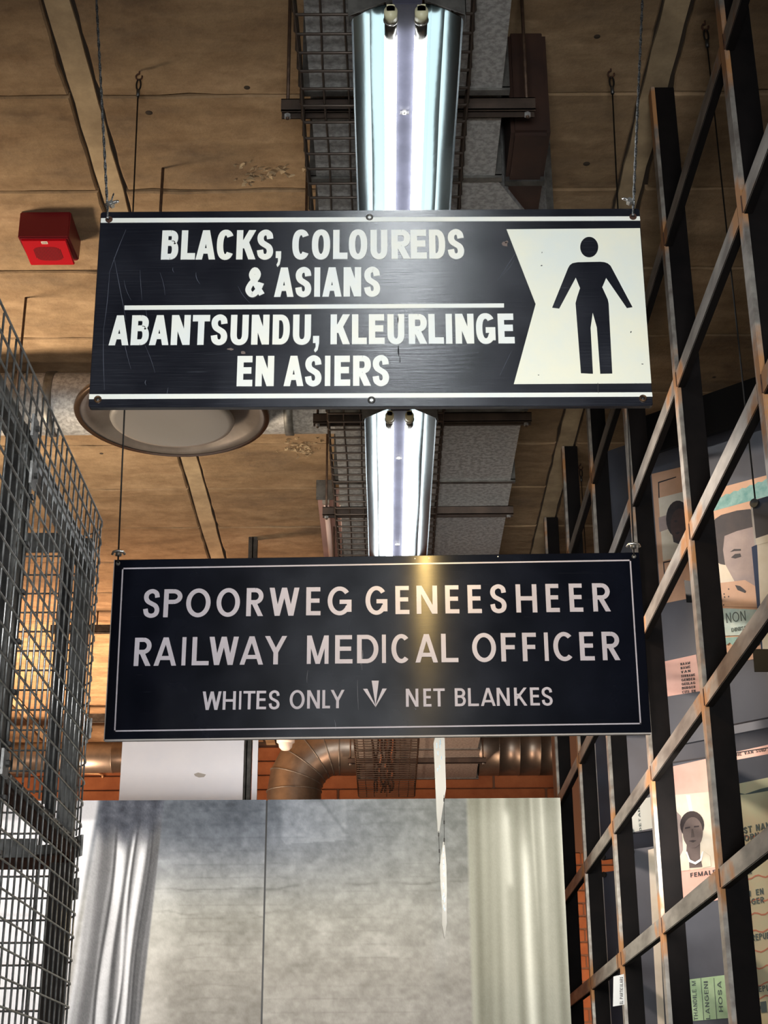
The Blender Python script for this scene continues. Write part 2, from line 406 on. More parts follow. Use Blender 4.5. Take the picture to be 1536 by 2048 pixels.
for cx in (-.95-1.92*2, -.95-1.92, -.95, -.95+1.92, -.95+1.92*2):
    mb = MB(); n = 90; r = random.Random(int(cx*100))
    L = []; R = []
    for i in range(n+1):
        y = 1.9+i*(13.3-1.9)/n
        L.append((cx-.092+(r.random()-.5)*.006, y)); R.append((cx-.010+(r.random()-.5)*.006, y))
    v = [(x, y, HC+.006) for x, y in L]+[(x, y, HC+.006) for x, y in R]+[(x, y, HC+.03) for x, y in L]+[(x, y, HC+.03) for x, y in R]
    f = []
    m_ = n+1
    for i in range(n):
        f += [(i, i+1, m_+i+1, m_+i), (i, 2*m_+i, 2*m_+i+1, i+1), (m_+i, m_+i+1, 3*m_+i+1, 3*m_+i)]
    part('joint_strip', mesh('joint_strip', v, f), CONC_STRIP, ceil)
# broken patches of concrete (honeycombing)
def rubble(name, cx, cy, sx, sy, n, seed):
    r = random.Random(seed); mb = MB()
    for i in range(n):
        x = cx+r.gauss(0, sx); y = cy+r.gauss(0, sy); s = .004+r.random()*.012
        vs_ = [(x+(r.random()-.5)*s*3, y+(r.random()-.5)*s*2, HC-.004-r.random()*.012) for _ in range(4)]
        vs_ += [(x, y, HC+.004)]
        mb.add(vs_, [(0, 1, 2), (0, 2, 3), (0, 3, 4), (1, 0, 4), (2, 1, 4), (3, 2, 4)])
    o = part(name, mb.mesh(name), CONC_STRIP, ceil); o['kind'] = 'stuff'
q = atZ(605, 893, HC); rubble('rough_concrete_patch', q.x, q.y, .055, .05, 70, 3)
q = atZ(520, 345, HC); rubble('rough_concrete_patch', q.x, q.y, .09, .03, 40, 4)
# small bolt holes
for (x, y) in ((494, 174), (298, 225), (1066, 167), (1173, 327), (1428, 753), (1194, 72), (203, 906), (700, 958)):
    q = atZ(x, y, HC); part('bolt_hole', lathe('bolt_hole', [(0.0001, -.004), (.009, -.004), (.013, -.001), (.013, .02)], (q.x, q.y, q.z), 10), DARKGAP, ceil)

# far wall of bricks/boards: courses visible behind the ducts
wf = struct('wall_far', boxm('wall_far', -6, 6, 13.3, 13.5, 0, HC+.1), MORTAR)
bms = [boxm('brick', 0, .88, -.02, .03, 0, .115, .006) for _ in range(1)]
for b in bms: b.materials.append(BRICKC)
for j in range(26):
    z = 1.62+.125*j
    for i in range(9):
        x = -4.0+.9*i+(.45 if j % 2 else 0)
        if -3.6 < x < 3.2:
            o = bpy.data.objects.new('brick', bms[0]); C.objects.link(o); o.parent = wf; o.location = (x, 13.29+random.random()*.006, z)
struct('wall_left', boxm('wall_left', -6.2, -6, -5, 13.4, 0, HC+.1), mat('tan_wall', srgb(170, 140, 110), .8))
struct('wall_right', boxm('wall_right', 3.6, 3.8, -5, 13.4, 0, HC+.1), mat('dark_wall', srgb(38, 36, 38), .8))
# transverse steel channels below the far ceiling (left)
def channel(x0, x1, Y, Z, h, d, root, m=STRUT, name='strut'):
    t = .003; mb = MB()
    mb.box(x0, x1, Y, Y+t, Z, Z+h); mb.box(x0, x1, Y+d-t, Y+d, Z, Z+h); mb.box(x0, x1, Y, Y+d, Z, Z+t)
    return part(name, mb.mesh(name), m, root)
for (ya, yb, xa, xb, lab) in ((1249, 1264, 100, 400, 'upper dark steel channel under the far ceiling, left of the railway sign'), (1427, 1443, 100, 400, 'lower dark steel channel under the far ceiling, left of the railway sign')):
    Y = 9.6 if ya < 1300 else 11.9
    a = atY(xa, yb, Y); b = atY(xb, ya, Y); tpz = atY(230, ya, Y).z; btz = atY(230, yb, Y).z
    c = thing('steel_channel', lab, 'channel', (a.x, Y, btz), 'steel channels under the far ceiling')
    channel(a.x, b.x, Y, btz, tpz-btz, .04, c, BLACKSTEEL, 'channel_section')
    for x in (a.x+.3, b.x-.3): part('hanger_rod', tubem('hanger_rod', [(x, Y+.02, btz), (x, Y+.02, HC+.01)], .005), RODM, c)

# ================================================================== SIGN 1
S1Y = 2.94; NF = Vector((0, -1, 0))
def plate_px(name, polys, Y, m, root, lift=.0, t=.0012):
    mb = MB()
    for poly in polys: poly_solid(mb, [atY(x, y, Y-lift) for x, y in poly], NF, t)
    return part(name, mb.mesh(name), m, root)
def sign_paint(name, c1, c2, rough, hazy):
    m = bpy.data.materials.new(name); nt, N, L, P = nodes_of(m)
    ge = N.new('ShaderNodeNewGeometry')
    mp = N.new('ShaderNodeMapping'); mp.inputs['Scale'].default_value = (3, 1, 60); L.new(ge.outputs['Position'], mp.inputs['Vector'])
    nz = N.new('ShaderNodeTexNoise'); nz.inputs['Scale'].default_value = 3; nz.inputs['Detail'].default_value = 9; nz.inputs['Distortion'].default_value = .4
    L.new(mp.outputs[0], nz.inputs['Vector'])
    n2 = N.new('ShaderNodeTexNoise'); n2.inputs['Scale'].default_value = 7; n2.inputs['Detail'].default_value = 5; L.new(ge.outputs['Position'], n2.inputs['Vector'])
    cr = N.new('ShaderNodeValToRGB'); cr.color_ramp.elements[0].color = (*c1, 1); cr.color_ramp.elements[1].color = (*c2, 1)
    cr.color_ramp.elements[0].position = .35; cr.color_ramp.elements[1].position = .68
    L.new(n2.outputs['Fac'], cr.inputs[0])
    # fine scratches: thin bright lines of a stretched, turned noise
    mp3 = N.new('ShaderNodeMapping'); mp3.inputs['Rotation'].default_value = (0, math.radians(62), 0); mp3.inputs['Scale'].default_value = (2.2, 1, 90)
    L.new(ge.outputs['Position'], mp3.inputs['Vector'])
    n3 = N.new('ShaderNodeTexNoise'); n3.inputs['Scale'].default_value = 3; n3.inputs['Detail'].default_value = 3; n3.inputs['Distortion'].default_value = 1.0
    L.new(mp3.outputs[0], n3.inputs['Vector'])
    c3 = N.new('ShaderNodeValToRGB'); c3.color_ramp.elements[0].position = .69; c3.color_ramp.elements[1].position = .74
    L.new(n3.outputs['Fac'], c3.inputs[0])
    mx = N.new('ShaderNodeMixRGB'); mx.inputs[2].default_value = (*srgb(88, 92, 100), 1)
    mul = N.new('ShaderNodeMath'); mul.operation = 'MULTIPLY'; mul.inputs[1].default_value = .35 if hazy else .05
    L.new(c3.outputs[0], mul.inputs[0]); L.new(mul.outputs[0], mx.inputs[0]); L.new(cr.outputs[0], mx.inputs[1])
    L.new(mx.outputs[0], P.inputs['Base Color'])
    P.inputs['Specular IOR Level'].default_value = 1.0 if hazy else .22; P.inputs['IOR'].default_value = 2.0 if hazy else 1.5
    mr = N.new('ShaderNodeMapRange'); mr.inputs['To Min'].default_value = rough-.06; mr.inputs['To Max'].default_value = rough+.1
    L.new(n2.outputs['Fac'], mr.inputs['Value']); L.new(mr.outputs[0], P.inputs['Roughness'])
    if not hazy:
        tv = N.new('ShaderNodeCombineXYZ'); tv.inputs[2].default_value = 1; L.new(tv.outputs[0], P.inputs['Tangent'])
        P.inputs['Anisotropic'].default_value = .92
    bp = N.new('ShaderNodeBump'); bp.inputs['Strength'].default_value = .22 if hazy else .04; bp.inputs['Distance'].default_value = .002
    L.new(nz.outputs['Fac'], bp.inputs['Height']); L.new(bp.outputs[0], P.inputs['Normal'])
    return m
S1B = sign_paint('worn_black_sign_enamel', srgb(8, 11, 22), srgb(18, 21, 32), .22, True)
S1W = mat('worn_white_sign_enamel', srgb(226, 229, 224), .42, col2=srgb(236, 234, 220), scale=9, coords='World')
S1I = mat('ivory_sign_enamel', srgb(236, 232, 208), .42, col2=srgb(222, 226, 216), scale=5, coords='World')
def rounded_board(name, c, Y, t, rad, m, root):
    TL, TR, BR, BL = [atY(*p, Y) for p in c]
    pts = []
    cs = [TL, TR, BR, BL]
    for i in range(4):
        p = cs[i]; a = (cs[i-1]-p).normalized(); b = (cs[(i+1) % 4]-p).normalized(); ctr = p+a*rad+b*rad
        for k in range(6):
            q = k/5*PI/2; pts.append(ctr-b*rad*math.cos(q)-a*rad*math.sin(q)) if False else pts.append(ctr-(b*math.cos(q)+a*math.sin(q))*rad)
    bm = bmesh.new(); vs_ = [bm.verts.new(p) for p in pts]; fc = bm.faces.new(vs_)
    r = bmesh.ops.extrude_face_region(bm, geom=[fc]); 
    for g in r['geom']:
        if isinstance(g, bmesh.types.BMVert): g.co.y += t
    bmesh.ops.recalc_face_normals(bm, faces=bm.faces[:])
    ed = [e for e in bm.edges if abs(e.verts[0].co.y-e.verts[1].co.y) < 1e-6 and len(e.link_faces) == 2]
    bmesh.ops.bevel(bm, geom=ed, offset=.0012, segments=1, affect='EDGES')
    return part(name, bm_mesh(bm, name), m, root)
# ring-shaped glyph order problem: arcs above give corners in order
s1 = thing('hanging_sign', 'black enamel sign with bold white BLACKS, COLOUREDS & ASIANS lettering and a figure pictogram', 'sign', atY(741, 813, S1Y))
rounded_board('board', [(201.5, 423.5), (1279, 416.5), (1306, 811.5), (176.5, 815)], S1Y, .014, .006, S1B, s1)
LW = S1W
lines1 = [
 ([('B',321.6,355.5),('L',361,389.6),('A',391,430),('C',432.5,467.3),('K',472,511),('S',513,546),('C',584,619),('O',623.3,660),('L',666,695),('O',697.5,734.5),('U',741,775),('R',783,821),('E',821.7,853.8),('D',858.7,891),('S',896,929)], 460.8, 519.0, 322, 459.0, 517.2, 929),
 ([('&',489.6,528.8),('A',548,587),('S',590,622.5),('I',628.2,640),('A',644.6,683),('N',687,722.3),('S',728,760.5)], 535.2, 593.8, 489, 534.2, 592.6, 760),
 ([('A',217,256.5),('B',260.7,296.4),('A',297.7,336.7),('N',341,379),('T',383.3,418),('S',420.6,454),('U',460,496),('N',502,537.8),('D',544.5,579),('U',585.3,621.5),('K',660.8,700),('L',703.8,733.5),('E',737.7,769.4),('U',775,809),('R',817.7,854.4),('L',857.5,888),('I',892.3,905),('N',911.6,948.6),('G',953,991.8),('E',997,1029.7)], 630.8, 690.4, 217, 627, 686.5, 1030),
 ([('E',473,504.3),('N',510.3,547.3),('A',567,606.7),('S',609.3,643),('I',649.5,660.5),('E',668.6,700.4),('R',706,742),('S',745,778.5)], 712, 772.4, 473, 711, 771.2, 778)]
def glyph_px(mb, ch, x0, x1, yt, yb, Y, stem_px, bar_px, lift, e):
    sx = min(stem_px/(x1-x0), 1); sy = bar_px/(yb-yt)
    o = atY(x0, yb, Y-lift); X = atY(x1, yb-.0058*(x1-x0), Y-lift); U = atY(x0+ (yt-yb)*0.0, yt, Y-lift)
    ex = X-o; ey = Vector((0, 0, (U-o).z))
    glyph_to(mb, ch, sx, sy, o, ex, ey, NF, .001, e)
for li, (gl, yt0, yb0, xa, yt1, yb1, xb) in enumerate(lines1):
    for (ch, x0, x1) in gl:
        mb = MB()
        k = (x0-xa)/(xb-xa); yt = yt0+(yt1-yt0)*k; yb = yb0+(yb1-yb0)*k
        if ch in 'OCSG&': yt -= 1.0; yb += 1.0
        if ch == 'U': yb += 1
        glyph_px(mb, ch, x0, x1, yt, yb, S1Y, 12.8, 11.2 if ch not in 'LET' else 12.6, .0009, .84)
        part('letter', mb.mesh('letter'), LW, s1)
    mb = MB()
    if li == 0: glyph_px(mb, ',', 550.8, 561.6, 502.5, 534, S1Y, 11, 11, .0009, 1)
    if li == 2: glyph_px(mb, ',', 625.6, 638, 671.8, 705, S1Y, 12, 11, .0009, 1)
    if mb.v: part('comma', mb.mesh('comma'), LW, s1)
plate_px('divider_line', [[(249, 611), (1008, 606.7), (1008, 614.8), (249, 619.6)]], S1Y, LW, s1, .0009)
plate_px('border_stripe', [[(202, 436.2), (1279.5, 432.5), (1280.5, 441), (201.5, 445.2)]], S1Y, LW, s1, .0008)
plate_px('border_stripe', [[(178.5, 788.4), (1304, 784.5), (1305, 793), (178, 798)]], S1Y, LW, s1, .0008)
def tri_poly(name, pts, m, root, Y, lift, t=.001):
    bm = bmesh.new(); vs_ = [bm.verts.new(atY(x, y, Y-lift)) for x, y in pts]; fc = bm.faces.new(vs_)
    r = bmesh.ops.extrude_face_region(bm, geom=[fc])
    for g in r['geom']:
        if isinstance(g, bmesh.types.BMVert): g.co.y += t
    bmesh.ops.triangulate(bm, faces=bm.faces[:])
    return part(name, bm_mesh(bm, name), m, root)
z6 = lambda x, y: (990+x/4.655, 400+y/4.655)
tri_poly('white_arrow_field', [z6(107, 272), z6(1350, 262), z6(1455, 1705), z6(175, 1713), z6(378, 968)], S1I, s1, S1Y, .0009)
tri_poly('figure_body', [z6(*p) for p in [(770,579),(980,575),(1020,579),(1050,590),(1076,612),(1280,997),(1228,1005),(1035,725),(998,812),(1050,925),(1058,965),(1092,1615),(980,1617),(948,1185),(910,1048),(890,1190),(912,1617),(800,1612),(750,960),(765,900),(792,820),(752,722),(598,1010),(532,1002),(680,635),(697,606),(722,588)]], S1B, s1, S1Y, .0018)
tri_poly('figure_head', [(1178.4+18*math.cos(i*PI/18), 494+20.4*math.sin(i*PI/18)) for i in range(36)], S1B, s1, S1Y, .0018)
# chips and cracks in the paint
def chips(spec, m, root, Y, lift):
    r = random.Random(5)
    for (x, y, w, h) in spec:
        n = 9; pts = [(x+w*.5*(.6+.6*r.random())*math.cos(2*PI*i/n), y+h*.5*(.5+.7*r.random())*math.sin(2*PI*i/n)) for i in range(n)]
        tri_poly('paint_chip', pts, m, root, Y, lift, .0004)
chips([(461, 698, 13, 5), (486, 706, 12, 7), (1009, 488, 15, 12), (1013, 484, 9, 6)], mat('bare_chipped_board', srgb(112, 98, 90), .8), s1, S1Y, .0004)
chips([(797, 700, 3, 24), (800, 720, 2, 16), (1196, 776, 3.5, 26), (1084, 505, 2, 3), (1083, 531, 4, 2), (796, 640, 2.5, 18), (1262, 664, 3, 4), (1077, 750, 2.5, 2), (1285, 728, 5, 1.6)], mat('dark_crack', srgb(30, 30, 32), .7), s1, S1Y, .0014)
def scratch(root, Y, segs, m):
    for (x0, y0, x1, y1, w) in segs:
        n = 6; L = []; R = []; bow = random.uniform(-3, 3)
        for i in range(n+1):
            k = i/n; x = x0+(x1-x0)*k+bow*math.sin(PI*k); y = y0+(y1-y0)*k; ww = w*math.sin(PI*min(max(k, .12), .88))
            L.append((x-ww/2, y)); R.append((x+ww/2, y))
        tri_poly('scratch', L+R[::-1], m, root, Y, .0003, .0002)
SCR = mat('pale_scratch', srgb(92, 96, 106), .6)
scratch(s1, S1Y, [(252, 459, 219, 545, .8), (219, 545, 207, 660, .7), (207, 660, 209, 780, .7), (228, 515, 252, 640, .8), (245, 660, 262, 738, .6), (300, 660, 292, 620, .6), (392, 545, 400, 568, .9), (346, 535, 348, 545, .8), (476, 572, 500, 606, .6), (290, 690, 310, 745, .5), (336, 775, 333, 792, .6), (292, 760, 292, 770, 1), (1032, 505, 996, 560, .7), (1028, 520, 1004, 552, .5), (248, 560, 262, 600, .5), (320, 545, 330, 590, .5), (280, 540, 284, 600, .5), (1024, 700, 1000, 750, .5), (625, 520, 655, 545, .5)], SCR)
def eyelet(root, x, y, Y, r, m, inner=BLACKSTEEL):
    c = atY(x, y, Y-.001)
    o = part('eyelet', lathe('eyelet', [(r, .002), (r, -.001), (r*.85, -.003), (r*.6, -.003), (r*.5, 0), (r*.5, .010)], (c.x, c.y, c.z), 20, 'Y'), m, root)
    part('eyelet_hole', lathe('eyelet_hole', [(.0001, 0), (r*.5, 0), (r*.5, .001)], (c.x, c.y, c.z), 16, 'Y'), inner, root)
BRASS = mat('tarnished_brass', srgb(104, 78, 52), .5, .7, col2=srgb(70, 50, 38), scale=120)
for (x, y, m, inn) in ((218, 439, RUST, RUST), (739, 434.5, GALV_DK, WHITEP), (1266, 433.5, RUST, RUST), (195.5, 798.5, BRASS, BLACKSTEEL), (743, 800, BLACKSTEEL, WHITEP), (1286, 796.5, BRASS, BLACKSTEEL)):
    eyelet(s1, x, y, S1Y, .0082, m, inn)
# cables of sign 1
def rope_cable(name, label, top, bot, r, m, clip=True, group=None, clipdx=1):
    root = thing(name, label, 'cable', tuple(bot), group)
    n = 60; top = Vector(top); bot = Vector(bot); L = (top-bot).length
    for s in range(2):
        pts = []
        for i in range(n*3+1):
            k = i/(n*3); a = k*L/.035*2*PI/2+s*PI
            p = bot.lerp(top, k); pts.append(p+Vector((math.cos(a), math.sin(a), 0))*r*.45)
        part('strand', tubem('strand', pts, r*.62, 5), m, root)
    if clip:
        c = bot+Vector((0, -.002, .040))
        mb = MB(); mb.tube([c+Vector((-.008, 0, -.004)), c+Vector((.004*clipdx, -.006, -.006)), c+Vector((.016*clipdx, -.006, -.001)), c+Vector((.019*clipdx, 0, .005)), c+Vector((.010*clipdx, .006, .007)), c+Vector((-.006, .005, .004))], .0035, 8)
        part('rope_clip', mb.mesh('rope_clip', True), BRIGHTZ, root)
        part('clip_nut', tubem('clip_nut', [c+Vector((.006*clipdx, -.009, -.004)), c+Vector((.006*clipdx, .008, -.002))], .0065, 6, smooth=False), BRIGHTZ, root)
        part('cable_tail', tubem('cable_tail', [c+Vector((.004, 0, -.01)), c+Vector((.006, 0, .012)), c+Vector((.009, 0, .026))], .0018, 6), m, root)
    return root
b = atY(216, 438, S1Y-.004); t = onplane(193, 0, (0, S1Y, 0), (0, 1, 0)); d = (t-b); t = b+d*((HC-b.z)/d.z)
rope_cable('suspension_cable', 'twisted steel cable with bright clip at the left end of the upper sign', t, b, .0034, CABLE)
b = atY(1266, 432, S1Y-.004); t = atY(1285, 0, S1Y); d = (t-b); t = b+d*((HC-b.z)/d.z)
rope_cable('suspension_cable', 'twisted steel cable with bright clip at the right end of the upper sign', t, b, .0034, CABLE, clipdx=-1)

# ================================================================== SIGN 2
S2Y = 4.13
S2B = sign_paint('glossy_black_sign_paint', srgb(4, 6, 15), srgb(7, 10, 22), .24, False)
S2W = mat('grey_white_sign_paint', srgb(184, 180, 190), .35, col2=srgb(172, 168, 178), scale=6, coords='World')
s2 = thing('hanging_sign', 'black sign with thin white frame reading SPOORWEG GENEESHEER, RAILWAY MEDICAL OFFICER, below the pictogram sign', 'sign', atY(755, 1474, S2Y))
rounded_board('board', [(228, 1119.5), (1279, 1104.5), (1303, 1467.5), (207.5, 1481.5)], S2Y, .016, .002, S2B, s2)
def lip(name, a, b, c, d):
    plate_px(name, [[a, b, c, d]], S2Y, mat('pale_board_lip', srgb(170, 166, 164), .5), s2, .001)
lip('edge_trim', (207.5, 1479), (1303, 1465), (1303, 1468), (207.5, 1482))
lip('edge_trim', (228, 1119.5), (229.5, 1119.5), (209, 1481), (207.2, 1481))
fr = [(245.5, 1137), (1260.5, 1120.5), (1281, 1447), (229.5, 1462)]
def fline(a, b, w):
    dx, dy = b[0]-a[0], b[1]-a[1]; l = math.hypot(dx, dy); nx, ny = -dy/l*w/2, dx/l*w/2; ex, ey = dx/l*w/2, dy/l*w/2
    return [(a[0]-ex-nx, a[1]-ey-ny), (b[0]+ex-nx, b[1]+ey-ny), (b[0]+ex+nx, b[1]+ey+ny), (a[0]-ex+nx, a[1]-ey+ny)]
plate_px('frame_line', [fline(fr[i], fr[(i+1) % 4], 2.8) for i in range(4)], S2Y, S2W, s2, .0008)
lines2 = [
 ([('S',285,318),('P',326,363),('O',371,420),('O',432,479),('R',492,526),('W',538,598),('E',612,641),('G',655,703),('G',731,775),('E',791,819),('N',833.5,875),('E',891,919),('E',936,964),('S',981,1014),('H',1033,1075),('E',1093,1120),('E',1140,1167),('R',1187,1222)], 1179, 1235, 285, 1166, 1222.5, 1222, 8.4, .84),
 ([('R',267,301),('A',307,352),('I',362.5,370.5),('L',383,417),('W',417,476),('A',479,526),('Y',528.5,573.5),('M',613.5,657),('E',670,705),('D',714,757),('I',764,772),('C',783,823),('A',831,876),('L',883,917),('O',945,993),('F',1003,1033),('F',1046,1074),('I',1090,1098),('C',1108,1152),('E',1161,1190),('R',1206,1241)], 1275.5, 1332, 267, 1263, 1320, 1241, 8.4, .84),
 ([('W',404,442),('H',445,471),('I',477.5,482),('T',486,510),('E',512.5,532),('S',537,559),('O',579,609),('N',614,639.5),('L',644.5,660),('Y',661,689)], 1383, 1420, 404, 1379.5, 1416, 689, 5.0, .9),
 ([('N',812,837),('E',847,863),('T',867,890),('B',910,932),('L',936.5,958),('A',962,991.5),('N',994,1020),('K',1029,1055),('E',1061,1080),('S',1084,1106)], 1377.5, 1413.5, 812, 1374.5, 1410.5, 1106, 5.0, .9)]
for (gl, yt0, yb0, xa, yt1, yb1, xb, wt, e) in lines2:
    for (ch, x0, x1) in gl:
        mb = MB()
        k = (x0-xa)/(xb-xa); yt = yt0+(yt1-yt0)*k; yb = yb0+(yb1-yb0)*k
        if ch in 'OCSG': yt -= .8; yb += .8
        glyph_px(mb, ch, x0, x1, yt, yb, S2Y, wt*(1.5 if ch == 'W' else 1.12), wt, .0009, 1.0)
        part('letter', mb.mesh('letter'), S2W, s2)
ze = lambda x, y: (680+x/9.6, 1330+y/9.6)
for tri in ([ze(608, 300), ze(745, 300), ze(683, 790)], [ze(442, 458), ze(525, 456), ze(676, 765), ze(684, 808)], [ze(815, 452), ze(898, 452), ze(684, 808), ze(688, 765)]):
    tri_poly('emblem_ray', tri, S2W, s2, S2Y, .0012)
scratch(s2, S2Y, [(715, 1360, 717, 1420, .8), (722, 1290, 724, 1340, .8), (669, 1440, 671, 1460, .8), (828, 1416, 830, 1420, 1.6), (616, 1340, 614, 1365, .7), (725, 1300, 721, 1330, 1.6)], SCR)
for (x, y) in ((236, 1127), (1268, 1113)): eyelet(s2, x, y, S2Y, .0065, GALV_DK, GALV)
for (x, y) in ((830, 1117), (858, 1116), (996, 1113)): part('edge_nick', lathe('edge_nick', [(.0001, -.001), (.0016, -.0006), (.002, .001)], tuple(atY(x, y, S2Y-.001)), 8, 'Y'), WHITEP, s2)
# its cables up to ceiling hooks
def hook_cable(label, bot, top, r=.0026, group=None, eye=True, fit=True, m=DCABLE):
    root = thing('hanging_cable', label, 'cable', tuple(bot), group); bot = Vector(bot); top = Vector(top)
    h = .10
    part('wire', tubem('wire', [bot, top-Vector((0, 0, h*.9))], r, 6), m, root)
    n = 12
    part('ceiling_hook', tubem('ceiling_hook', [top+Vector((0, 0, .01)), top-Vector((0, 0, .012))]+[top-Vector((.010*math.sin(a), 0, .024-.012*math.cos(a))) for a in [k*2*PI*.8/n for k in range(n+1)]], .003, 6), RUST, root)
    part('thimble', tubem('thimble', [top-Vector((.007*math.sin(a), 0, .056-.022*math.cos(a))) for a in [k*2*PI/n for k in range(n)]], .003, 6, closed=True), DCABLE, root)
    part('ferrule', tubem('ferrule', [top-Vector((0, 0, .076)), top-Vector((0, 0, .102))], .006, 8), BLACKSTEEL, root)
    if fit:
        c = bot+Vector((0, 0, .028)); part('cable_clamp', tubem('cable_clamp', [c+Vector((-.018, 0, -.002)), c+Vector((-.014, -.006, .004)), c+Vector((0, -.008, .007)), c+Vector((.014, -.006, .004)), c+Vector((.018, 0, -.002))], .004, 8), BRIGHTZ, root)
        part('clamp_body', tubem('clamp_body', [c-Vector((0, 0, .006)), c+Vector((0, 0, .006))], .009, 8), GALV_DK, root)
    return root
bl = atY(236, 1126, S2Y-.006); tl = atY(281, 145, S2Y); tl.z = HC
hook_cable('thin dark cable holding up the left end of the railway sign', bl, (atZ(281, 150, HC).x, S2Y, HC))
br = atY(1268, 1111, S2Y-.006)
hook_cable('thin dark cable holding up the right end of the railway sign', br, (atZ(1221, 138, HC).x, S2Y, HC))

# ================================================================== LIGHT FIXTURES
ZL = CAMZ+2.55
xl = atZ(711, 100, ZL).x; 
def fixture(y0, L, label, group, XC=.064, lit=True):
    root = thing('fluorescent_light', label, 'light', (XC, y0, ZL), group)
    y1 = y0+L; hw = .137
    # reflector wings: faceted polished aluminium with thickness
    prof = [(-hw, 0), (-hw+.004, .012), (-hw+.045, .038), (-hw+.075, .050), (-.034, .056)]
    for s in (-1, 1):
        v = []; f = []
        ny = 24
        for j in range(ny+1):
            y = y0+.03+(L-.06)*j/ny
            for off in (0, .0015):
                for i, (x, z) in enumerate(prof):
                    wob = .0007*math.sin(j*.5+i*2.1+s)
                    v.append((XC-s*(x+(0 if i not in (1, 2, 3) else wob))*1.0, y, ZL+z+off+(wob if i in (1, 2, 3) else 0)))
        k = len(prof)
        for j in range(ny):
            for i in range(k-1):
                a = j*2*k+i; b2 = (j+1)*2*k+i
                f.append((a, a+1, b2+1, b2)); f.append((a+k, b2+k, b2+k+1, a+k+1))
            a = j*2*k; b2 = (j+1)*2*k
            f.append((a, b2, b2+k, a+k)); f.append((a+k-1, a+2*k-1, b2+2*k-1, b2+k-1))
        part('reflector_wing', mesh('reflector_wing', v, f, False), MIRROR, root)
    part('spine', boxm('spine', XC-.036, XC+.036, y0, y1, ZL+.030, ZL+.085, .003), SPINE, root)
    # end plates: triangular cheeks
    for (ye, sg) in ((y0, 1), (y1-.002, -1)):
        for s in (-1, 1):
            mb = MB()
            poly_solid(mb, [Vector((XC+s*hw*1.04, ye, ZL-.006)), Vector((XC+s*hw*1.04, ye, ZL+.06)), Vector((XC+s*.034, ye, ZL+.075)), Vector((XC+s*.034, ye, ZL+.045))], (0, -1, 0), .002)
            poly_solid(mb, [Vector((XC+s*hw*1.04, ye, ZL-.006)), Vector((XC+s*hw*1.04, ye+sg*.05, ZL-.006)), Vector((XC+s*hw*1.04, ye+sg*.05, ZL+.05)), Vector((XC+s*hw*1.04, ye, ZL+.06))], (1, 0, 0), .002)
            part('end_cheek', mb.mesh('end_cheek'), GALV_DK, root)
    for s in (-1, 1):
        x = XC+s*.0375-.003; zc = ZL+.012
        for (ye, sg) in ((y0+.005, 1), (y1-.005, -1)):
            h = part('lamp_holder', tubem('lamp_holder', [(x, ye, zc), (x, ye+sg*.028, zc)], .0165, 16), CREAM, root)
            part('holder_neck', boxm('holder_neck', x-.010, x+.010, ye+(0 if sg > 0 else -.02), ye+(.02 if sg > 0 else 0), zc, ZL+.032), CREAM, h)
            part('lock_ring', tubem('lock_ring', [(x+.0165*math.cos(a), ye+sg*.034, zc+.0165*math.sin(a)) for a in [k*2*PI/20 for k in range(20)]], .0022, 6, closed=True), BRIGHTZ, h)
            part('metal_cap', tubem('metal_cap', [(x, ye+sg*.03, zc), (x, ye+sg*.095, zc)], .0152, 16), mat('lamp_cap_metal', srgb(120, 118, 110), .3, .9), root)
        part('tube', tubem('tube', [(x, y0+.095, zc), (x, y1-.095, zc)], .0155, 16), TUBE if lit else TUBE_OFF, root)
    ym = (y0+y1)/2-.02
    for yy in (y0+.42, y1-.42):
        sc = part('wing_screw', tubem('wing_screw', [(XC-.003, yy, ZL+.033), (XC-.003, yy, ZL+.020)], .006, 10), BRIGHTZ, root)
        part('screw_wings', boxm('screw_wings', XC-.015, XC+.009, yy-.0015, yy+.0015, ZL+.019, ZL+.028), BRIGHTZ, sc)
    for yy in (y0+.25, y1-.25):
        part('hanger_bracket', boxm('hanger_bracket', XC-.02, XC+.02, yy-.01, yy+.01, ZL+.083, CAMZ+2.702), GALV_DK, root)
    return root
G = 'twin tube lights under the cable basket'
fixture(3.0, 1.62, 'lit twin-tube reflector light directly above the upper sign', G)
fixture(5.24, 1.80, 'lit twin-tube reflector light seen between the two signs', G)
fixture(.93, 1.62, 'lit twin-tube reflector light nearest the entrance, over the walkway', G)
fixture(-1.15, 1.62, 'lit twin-tube reflector light behind the viewpoint, over the walkway', G)

# ================================================================== CABLE BASKET TRAY
ZT = CAMZ+2.70
TX0, TX1 = -.222, .238
tr = thing('cable_basket', 'long wire cable basket running the length of the ceiling above the lit fixtures', 'cable tray', (0, 2.5, ZT))
ty0, ty1 = 2.2, 12.7
lw = []
for (x, z) in ((TX0, .055), (TX0, 0), (TX0+.065, 0), (TX0+.13, 0), (TX0+.23, 0), (TX0+.33, 0), (TX1-.055, 0), (TX1, 0), (TX1, .055)):
    pts = [(x+.0022*math.sin(i*1.3+x*40), ty0+(ty1-ty0)*i/70, ZT+z+.0015*math.sin(i*2.1+x*9)) for i in range(71)]
    part('longitudinal_wire', tubem('longitudinal_wire', pts, .0036, 6), TRAYW, tr)
rung = MB(); rung.tube([(TX0-.004, 0, .058), (TX0-.004, 0, .006), (TX0+.004, 0, -.004), (TX1-.004, 0, -.004), (TX1+.004, 0, .006), (TX1+.004, 0, .058)], .0042, 6)
rm = rung.mesh('rung', True); rm.materials.append(TRAYW)
n = 0; y = ty0
while y < ty1:
    o = bpy.data.objects.new('rung', rm); C.objects.link(o); o.parent = tr; o.location = (0, y-2.5, 0); y += .075; n += 1
